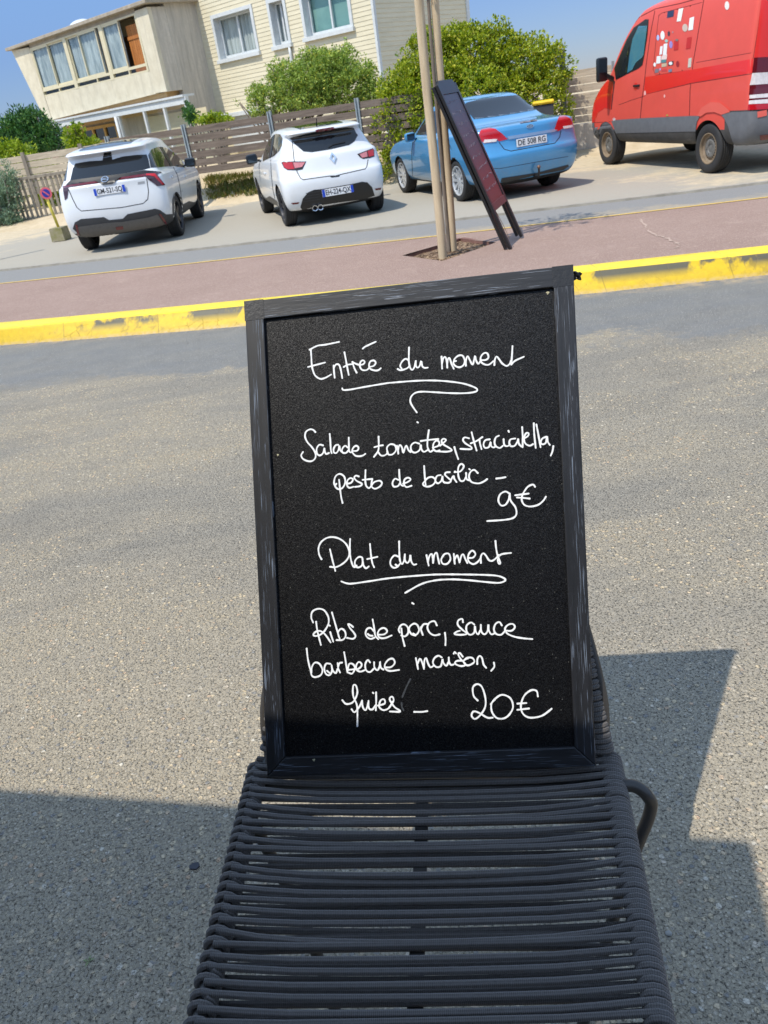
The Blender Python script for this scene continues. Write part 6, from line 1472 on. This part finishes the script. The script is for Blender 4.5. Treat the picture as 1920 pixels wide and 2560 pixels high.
plank_fence('plank_fence', 'grey brown horizontal plank fence behind the two white cars', [-4.98, -3.13, -1.16, 0.74, 2.6], 19.0, .70, 1.70, m_plank, 6, seed=3)
plank_fence('plank_fence', 'pale weathered plank fence on a low wall left of the red van', [5.23, 6.2, 7.2, 8.4, 10.2, 12.2], 20.4, .62, 1.66, m_plank2, 7, seed=5, post_w=.06, gap=.007)
bm = bmesh.new(); oriented_box(bm, (5.1, 20.4 - .27 * 5.1, 0), (.9655, -.2607, 0), (-.2607, -.9655, 0), (0, 0, 1), (0, -.09, .0), (7.5, .09, .61), .01)
tag(obj('low_wall', bm, m_conc), 'low grey concrete wall under the pale plank fence', 'wall')
bm = bmesh.new(); q = FP((1407, 200), 20.2); box(bm, (q[0], q[1], 1.2), (.10, .10, 1.75)); tag(obj('fence_post', bm, mat('dark_grey_post', srgb(88, 94, 98), .6)), 'dark grey tall post at the right end of the big hedge', 'post')
# picket fence
root = empty('picket_fence', (-7.8, 22.6, 0)); tag(root, 'grey wooden picket fence beside the yellow no parking sign', 'fence'); bpy.context.view_layer.update()
m_picket = wood_mat('grey_picket', srgb(112, 104, 94), srgb(150, 142, 128), (8, 8, 1.6))
A_ = Vector((-8.55, 22.9, 0)); B_ = Vector((-5.9, 22.4, 0)); d_ = (B_ - A_); L_ = d_.length; d_.normalize(); n_ = Vector((d_.y, -d_.x, 0))
npk = 21
for i in range(npk):
    bm = bmesh.new(); u = L_ * i / (npk - 1) + rng.uniform(-.015, .015)
    oriented_box(bm, A_, d_, n_, (0, 0, 1), (u - .032, 0, .04 + rng.uniform(-.02, .02)), (u + .032, .03, 1.13 + rng.uniform(-.015, .015)), .004); tpart(root, 'picket', bm, m_picket)
for zz in (1.10, .10):
    bm = bmesh.new(); oriented_box(bm, A_, d_, n_, (0, 0, 1), (-.1, .031, zz - .035), (L_ + .1, .06, zz + .035), .004); tpart(root, 'rail', bm, m_picket)
# yard wall of boards with laundry
root = empty('yard_fence', (-8.0, 26.0, 0)); tag(root, 'low board fence behind the pickets with washing hung on it', 'fence'); bpy.context.view_layer.update()
A_ = Vector((-10.6, 26.2, 0)); d_ = Vector((.985, -.17, 0)).normalized(); n_ = Vector((d_.y, -d_.x, 0))
bm = bmesh.new()
for b in range(6): oriented_box(bm, A_, d_, n_, (0, 0, 1), (0, 0, .55 + b * .18), (5.5, .03, .55 + b * .18 + .165), .003)
tpart(root, 'plank_panel', bm, m_plank2)
for u in (0.1, 1.8, 3.6, 5.4):
    bm = bmesh.new(); oriented_box(bm, A_, d_, n_, (0, 0, 1), (u - .05, .031, .2), (u + .05, .10, 1.70)); tpart(root, 'post', bm, m_picket)
def cloth(name, label, px, wpx, hpx, col, seed, dist=25.4):
    c = on_plane(px, (0, dist, 0), (.17, 1, 0)); sc = (c[1] * CF[1] + (c[2] - CAMH) * CF[2]) / FPX; w, h = wpx * sc, hpx * sc; r_ = random.Random(seed); V, F = [], []
    for i in range(13):
        for j in range(9):
            u = (i / 12 - .5) * w; z = (j / 8 - .5) * h; V.append((c[0] + u * .985, c[1] - u * .17 - .03 * math.sin(i * 1.2 + seed) * (1 - j / 10), c[2] + z + .02 * math.sin(i * .7 + seed) * (j == 0)))
    for i in range(12):
        for j in range(8): F.append((i * 9 + j, (i + 1) * 9 + j, (i + 1) * 9 + j + 1, i * 9 + j + 1))
    o = obj(name, (V, F), mat(name + '_cloth', srgb(*col), .9, var=.15, vscale=8), smooth=True); so_ = o.modifiers.new('s', 'SOLIDIFY'); so_.thickness = .012; tag(o, label, 'laundry')
cloth('hanging_shirt', 'black garment hanging over the low board fence', (178, 396), 28, 32, (26, 26, 30), 1); cloth('hanging_towel', 'dark red towel hanging beside the black garment', (203, 390), 20, 18, (150, 30, 40), 2)
cloth('hanging_towel', 'small red cloth on the fence next to the white car roof', (226, 372), 16, 9, (176, 30, 36), 3); cloth('hanging_cloth', 'pale pink cloth hanging left of the black garment', (140, 396), 18, 18, (166, 130, 118), 4); cloth('hanging_cloth', 'blue cloth folded on the fence by the plank post', (263, 370), 14, 8, (40, 66, 96), 5)
# no parking sign on a concrete block
bs = on_z((150, 604), .004); root = empty('no_parking_sign', bs); tag(root, 'round no parking sign on a yellow pole set in a concrete block', 'road sign'); bpy.context.view_layer.update()
bm = bmesh.new(); bmesh.ops.create_cone(bm, cap_ends=True, segments=4, radius1=.205, radius2=.19, depth=.25, matrix=Matrix.Translation((bs[0], bs[1] + .15, .139)) @ Matrix.Rotation(R(45 - 12), 4, 'Z'))
t = NT('mossy_block'); n_ = t.noise(t.coord(), 7, 5, .7); m_blk = t.set(color=t.mix(t.mapr(n_, .4, .65), srgb(146, 138, 116), srgb(118, 116, 66)), rough=.95, normal=t.bump(t.noise(t.coord(), 40, 4, .7), .5, .01)); tpart(root, 'concrete_block', bm, m_blk)
b0 = Vector((bs[0] + .02, bs[1] + .12, .25)); yk = b0.y; tp = Vector(on_plane((107, 472), (0, yk, 0), (0, 1, 0))); V, F = tube_data([b0, tp], .028, 10); tpart(root, 'pole', (V, F), mat('yellow_pole_paint', srgb(206, 190, 78), .6, var=.1), smooth=True)
sc_ = Vector(on_plane((115, 483), (0, yk - .035, 0), (0, 1, 0))); sn = Vector((.12, -1, .02)).normalized(); sx_ = Vector((0, 0, 1)).cross(sn).normalized(); sy_ = sn.cross(sx_)
def disc(r, off, th=.004, cl=None, k=36):
    bm = bmesh.new(); prism(bm, cl or [(r * math.cos(2 * math.pi * i / k), r * math.sin(2 * math.pi * i / k)) for i in range(k)], th, lambda u, v, w: sc_ + sx_ * u + sy_ * v + sn * (off + w)); return bm
dd = tpart(root, 'sign_disc', disc(.112, 0), mat('sign_red', srgb(206, 92, 104), .5, var=.05)); bpy.context.view_layer.update()
for nm, bm in (('blue_field', disc(.076, .005, .002)), ('red_slash', disc(0, .008, .002, [(-.058, .040), (-.040, .058), (.058, -.040), (.040, -.058)]))):
    o = tpart(root, nm, bm, mat(nm + '_paint', srgb(40, 44, 140) if nm[0] == 'b' else srgb(206, 92, 104), .5, var=.04)); o.parent = dd; o.matrix_parent_inverse = dd.matrix_world.inverted()
# recycling bin behind the blue coupe
bq = on_plane((1360, 300), (0, 18.6, 0), (.27, 1, 0)); bx_, by_ = bq[0], bq[1]; root = empty('recycling_bin', (bx_, by_, 0)); tag(root, 'dark wheeled bin with yellow lid between coupe and hedge', 'bin'); bpy.context.view_layer.update()
zt_ = on_plane((1354, 263), (0, 18.6, 0), (.27, 1, 0))[2]
bm = bmesh.new(); bmesh.ops.create_cone(bm, cap_ends=True, segments=4, radius1=.22, radius2=.28, depth=zt_, matrix=Matrix.Translation((bx_, by_, zt_ / 2)) @ Matrix.Rotation(R(45 - 15), 4, 'Z')); tpart(root, 'bin_body', bm, mat('dark_bin', srgb(60, 62, 66), .6))
bm = bmesh.new(); box(bm, (bx_, by_, zt_ + .05), (.42, .46, .07), Matrix.Rotation(R(-15), 3, 'Z'), .03); tpart(root, 'lid', bm, mat('yellow_lid', srgb(226, 190, 30), .45))
# post out at the left that throws the thin shadow on the car park
tp = on_z((106, 625), .004); hh = 1.5; b = Vector((tp[0], tp[1], 0)) + Vector((SUN.x, SUN.y, 0)) * (hh / SUN.z); V, F = tube_data([b - Vector((0, 0, .1)), b + Vector((0, 0, hh))], .045, 12)
tag(obj('timber_bollard', (V, F), m_stake, smooth=True), 'timber bollard standing at the left edge of the car park', 'bollard')
# ------------------------------------------------------------------ planting
def blob(px, rx, rz, k, ry=None, tilt=-.27):
    c = on_plane(px, (0, k, 0), (.27, 1, 0)); dep = (c - CO) @ CF; s = dep / FPX; return (tuple(c), (rx * s, (ry if ry else .5 * (rx + rz) * s), rz * s * .9))
def bush(name, label, cat, blobs, n, size, mats, seed, stems=(), group=None, **kw):
    lo = min(b[0][2] - b[1][2] for b in blobs); cx_ = sum(b[0][0] for b in blobs) / len(blobs); cy_ = sum(b[0][1] for b in blobs) / len(blobs)
    root = empty(name, (cx_, cy_, gz(cx_, cy_))); tag(root, label, cat, group); bpy.context.view_layer.update()
    tpart(root, 'foliage', leaves(blobs, n, size, seed, **kw), mats)
    V, F = [], []; r_ = random.Random(seed)
    base = Vector((cx_, cy_, gz(cx_, cy_) - .05))
    for b in blobs:
        for q in range(3):
            e = Vector(b[0]) + Vector((r_.uniform(-.5, .5) * b[1][0], r_.uniform(-.5, .5) * b[1][1], r_.uniform(-.3, .5) * b[1][2])); s0 = base + Vector((r_.uniform(-.15, .15), r_.uniform(-.1, .1), 0))
            if stems: s0 = Vector(stems[0]) + Vector((r_.uniform(-.2, .2), r_.uniform(-.1, .1), 0))
            mid = s0 * .5 + e * .5 + Vector((r_.uniform(-.15, .15), r_.uniform(-.15, .15), .1)); P = catmull([s0, mid, e], 5); tube_data(P, [.035 * (1 - .07 * i) for i in range(len(P))], 6, V, F)
    tpart(root, 'stems', (V, F), m_bark, smooth=True); return root
m_hedge = leaf_mat('bright_hedge_leaf', srgb(64, 98, 20), srgb(166, 178, 44), .36, srgb(218, 208, 80)); m_grey = leaf_mat('grey_green_leaf', srgb(82, 112, 44), srgb(168, 190, 94), .45, srgb(220, 206, 90)); m_con = leaf_mat('dark_conifer_leaf', srgb(26, 66, 34), srgb(74, 120, 58), .5, srgb(130, 158, 70), .2)
m_ygr = leaf_mat('yellow_green_leaf', srgb(76, 112, 24), srgb(160, 180, 48), .45, srgb(204, 206, 76)); m_silver = leaf_mat('silver_green_leaf', srgb(64, 92, 74), srgb(132, 158, 132), .55, srgb(160, 180, 150), .2)
K = 19.6
hb = [blob((1105, 150), 85, 80, K + .3), blob((1190, 140), 95, 78, K + .3), blob((1290, 165), 95, 70, K + .3), blob((1375, 175), 55, 52, K + .2), blob((1015, 250), 70, 80, K), blob((985, 330), 58, 85, K - .2), blob((1060, 250), 80, 90, K - .1), blob((1180, 240), 120, 90, K - .3), blob((1310, 245), 95, 70, K - .2), blob((1392, 280), 34, 60, K), blob((1000, 210), 40, 40, K), blob((955, 395), 26, 55, K - .5), blob((1130, 100), 50, 38, K + .4), blob((1200, 85), 40, 26, K + .4), blob((1405, 125), 16, 24, K + .3), blob((1420, 320), 12, 50, K - .1), blob((1060, 120), 45, 40, K + .4), blob((1345, 130), 45, 34, K + .4), blob((1250, 110), 60, 34, K + .4)]
bush('clipped_hedge', 'large bright yellow green evergreen hedge rising behind the blue coupe', 'hedge', hb, 80000, .062, m_hedge, 31, clump=.2, shell=.35, aspect=.58)
gb_ = [blob((800, 195), 88, 62, 21.2), blob((730, 220), 65, 55, 21.2), blob((880, 215), 70, 62, 21.2), blob((830, 165), 70, 45, 21.3), blob((665, 255), 42, 38, 21.0), blob((640, 232), 26, 28, 21.0), blob((775, 250), 70, 36, 20.9), blob((925, 245), 34, 45, 21.2), blob((700, 180), 34, 28, 21.2), blob((640, 265), 20, 30, 20.9), blob((850, 120), 26, 16, 21.2), blob((760, 140), 24, 18, 21.2), blob((905, 175), 24, 30, 21.3), blob((960, 200), 14, 20, 21.3), blob((600, 262), 10, 12, 20.9)]
bush('round_shrub', 'round grey green shrub leaning over the plank fence behind the white hatchback', 'shrub', gb_, 44000, .06, m_grey, 37, clump=.35, shell=.55, aspect=.44, stems=[(-1.1, 21.4, .5)])
bush('dark_evergreen', 'dark green bushy evergreen at the far left below the balcony', 'tree', [blob((60, 335), 70, 50, 28.5), blob((110, 350), 55, 42, 28.3), blob((50, 295), 26, 26, 28.6), blob((92, 300), 28, 26, 28.4), blob((10, 345), 40, 40, 28.5), blob((150, 372), 30, 26, 28)], 13000, .14, m_con, 41, clump=.6, aspect=.3, shell=.8)
bush('yellow_green_shrub', 'yellow green leafy shrub above the picket fence at far left', 'shrub', [blob((40, 400), 55, 42, 25.4), blob((90, 425), 40, 36, 25.2), blob((15, 380), 40, 34, 25.5), blob((118, 410), 18, 16, 25.1), blob((60, 460), 60, 40, 25.0), blob((130, 480), 40, 40, 24.4)], 11000, .10, m_ygr, 43, clump=.5, shell=.8)
bush('silvery_shrub', 'silvery green feathery shrub cut off by the left edge of the photo', 'shrub', [blob((10, 500), 42, 75, 20.4), blob((25, 450), 24, 50, 20.4), blob((-20, 520), 50, 90, 20.5), blob((35, 555), 26, 36, 20.2), blob((0, 570), 44, 30, 20.1)], 14000, .075, m_silver, 47, clump=.4, up=.8, aspect=.28, shell=.85)
bush('light_green_shrub', 'light green open shrub in front of the yellow verandah windows', 'shrub', [blob((185, 350), 24, 26, 25.8), blob((205, 368), 34, 20, 25.8), blob((190, 325), 14, 20, 25.8), blob((228, 365), 24, 15, 25.8)], 2600, .10, m_ygr, 53, clump=.7, shell=.95)
bush('low_garden_plant', 'small yellow flowering plant peeping over the fence below the concrete wall', 'plant', [blob((530, 297), 26, 12, 22.0), blob((565, 300), 16, 8, 22.0), blob((505, 300), 14, 10, 22.0)], 1300, .075, m_ygr, 57, clump=.4, shell=.9)
bush('climbing_plant', 'dark climber at the foot of the streaked concrete wall', 'plant', [blob((480, 290), 20, 18, 22.6), blob((472, 278), 10, 22, 22.8)], 900, .08, m_con, 59, clump=.5, shell=.9)
# creeping ground cover at the foot of the plank fence
r_ = random.Random(61); V, F = [], []
def tuft(x, y, z, s, n):
    for k in range(n):
        a = r_.uniform(0, 6.28); l = s * r_.uniform(.6, 1.3); lean = r_.uniform(.1, .8); d = Vector((math.cos(a) * lean, math.sin(a) * lean, 1)).normalized(); sd_ = d.cross(Vector((r_.gauss(0, 1), r_.gauss(0, 1), .1))).normalized() * l * .13; o = Vector((x + r_.gauss(0, s * .5), y + r_.gauss(0, s * .5), z)); b = len(V)
        V.extend([tuple(o - sd_), tuple(o + sd_), tuple(o + d * l + sd_ * .2), tuple(o + d * l - sd_ * .2)]); F.append((b, b + 1, b + 2, b + 3))
for i in range(900):
    x = r_.uniform(-3.0, -1.0) if i < 760 else r_.uniform(-1.2, 1.0); t_ = r_.uniform(.25, .95); y = BACK(x) + t_ * 1.0; tuft(x, y, gz(x, y) - .01, .09, 6)
gc = obj('ground_cover', (V, F), leaf_mat('succulent_leaf', srgb(84, 104, 44), srgb(128, 124, 60), .5, srgb(176, 132, 104))); tag(gc, 'creeping succulents and dry flowers along the foot of the plank fence', 'ground cover', kind='stuff')
# dry twigs at the hedge foot
V, F = [], []
for i in range(26):
    x = r_.uniform(.3, .95); y = BACK(x) + r_.uniform(-.1, .5); a = r_.uniform(0, 6.28); z = gz(x, y) + .01; L = r_.uniform(.25, .7); e = Vector((x + math.cos(a) * L * .6, y + math.sin(a) * L * .3, z + r_.uniform(0, .6) * L)); tube_data(catmull([Vector((x, y, z)), (Vector((x, y, z)) + e) / 2 + Vector((0, 0, .06)), e], 4), .007, 5, V, F)
tw = obj('dry_twigs', (V, F), m_bark); tag(tw, 'tangle of dry twigs on the sand at the hedge foot', 'twigs', kind='stuff')
# low scrub on the dunes far behind, so that the horizon is closed
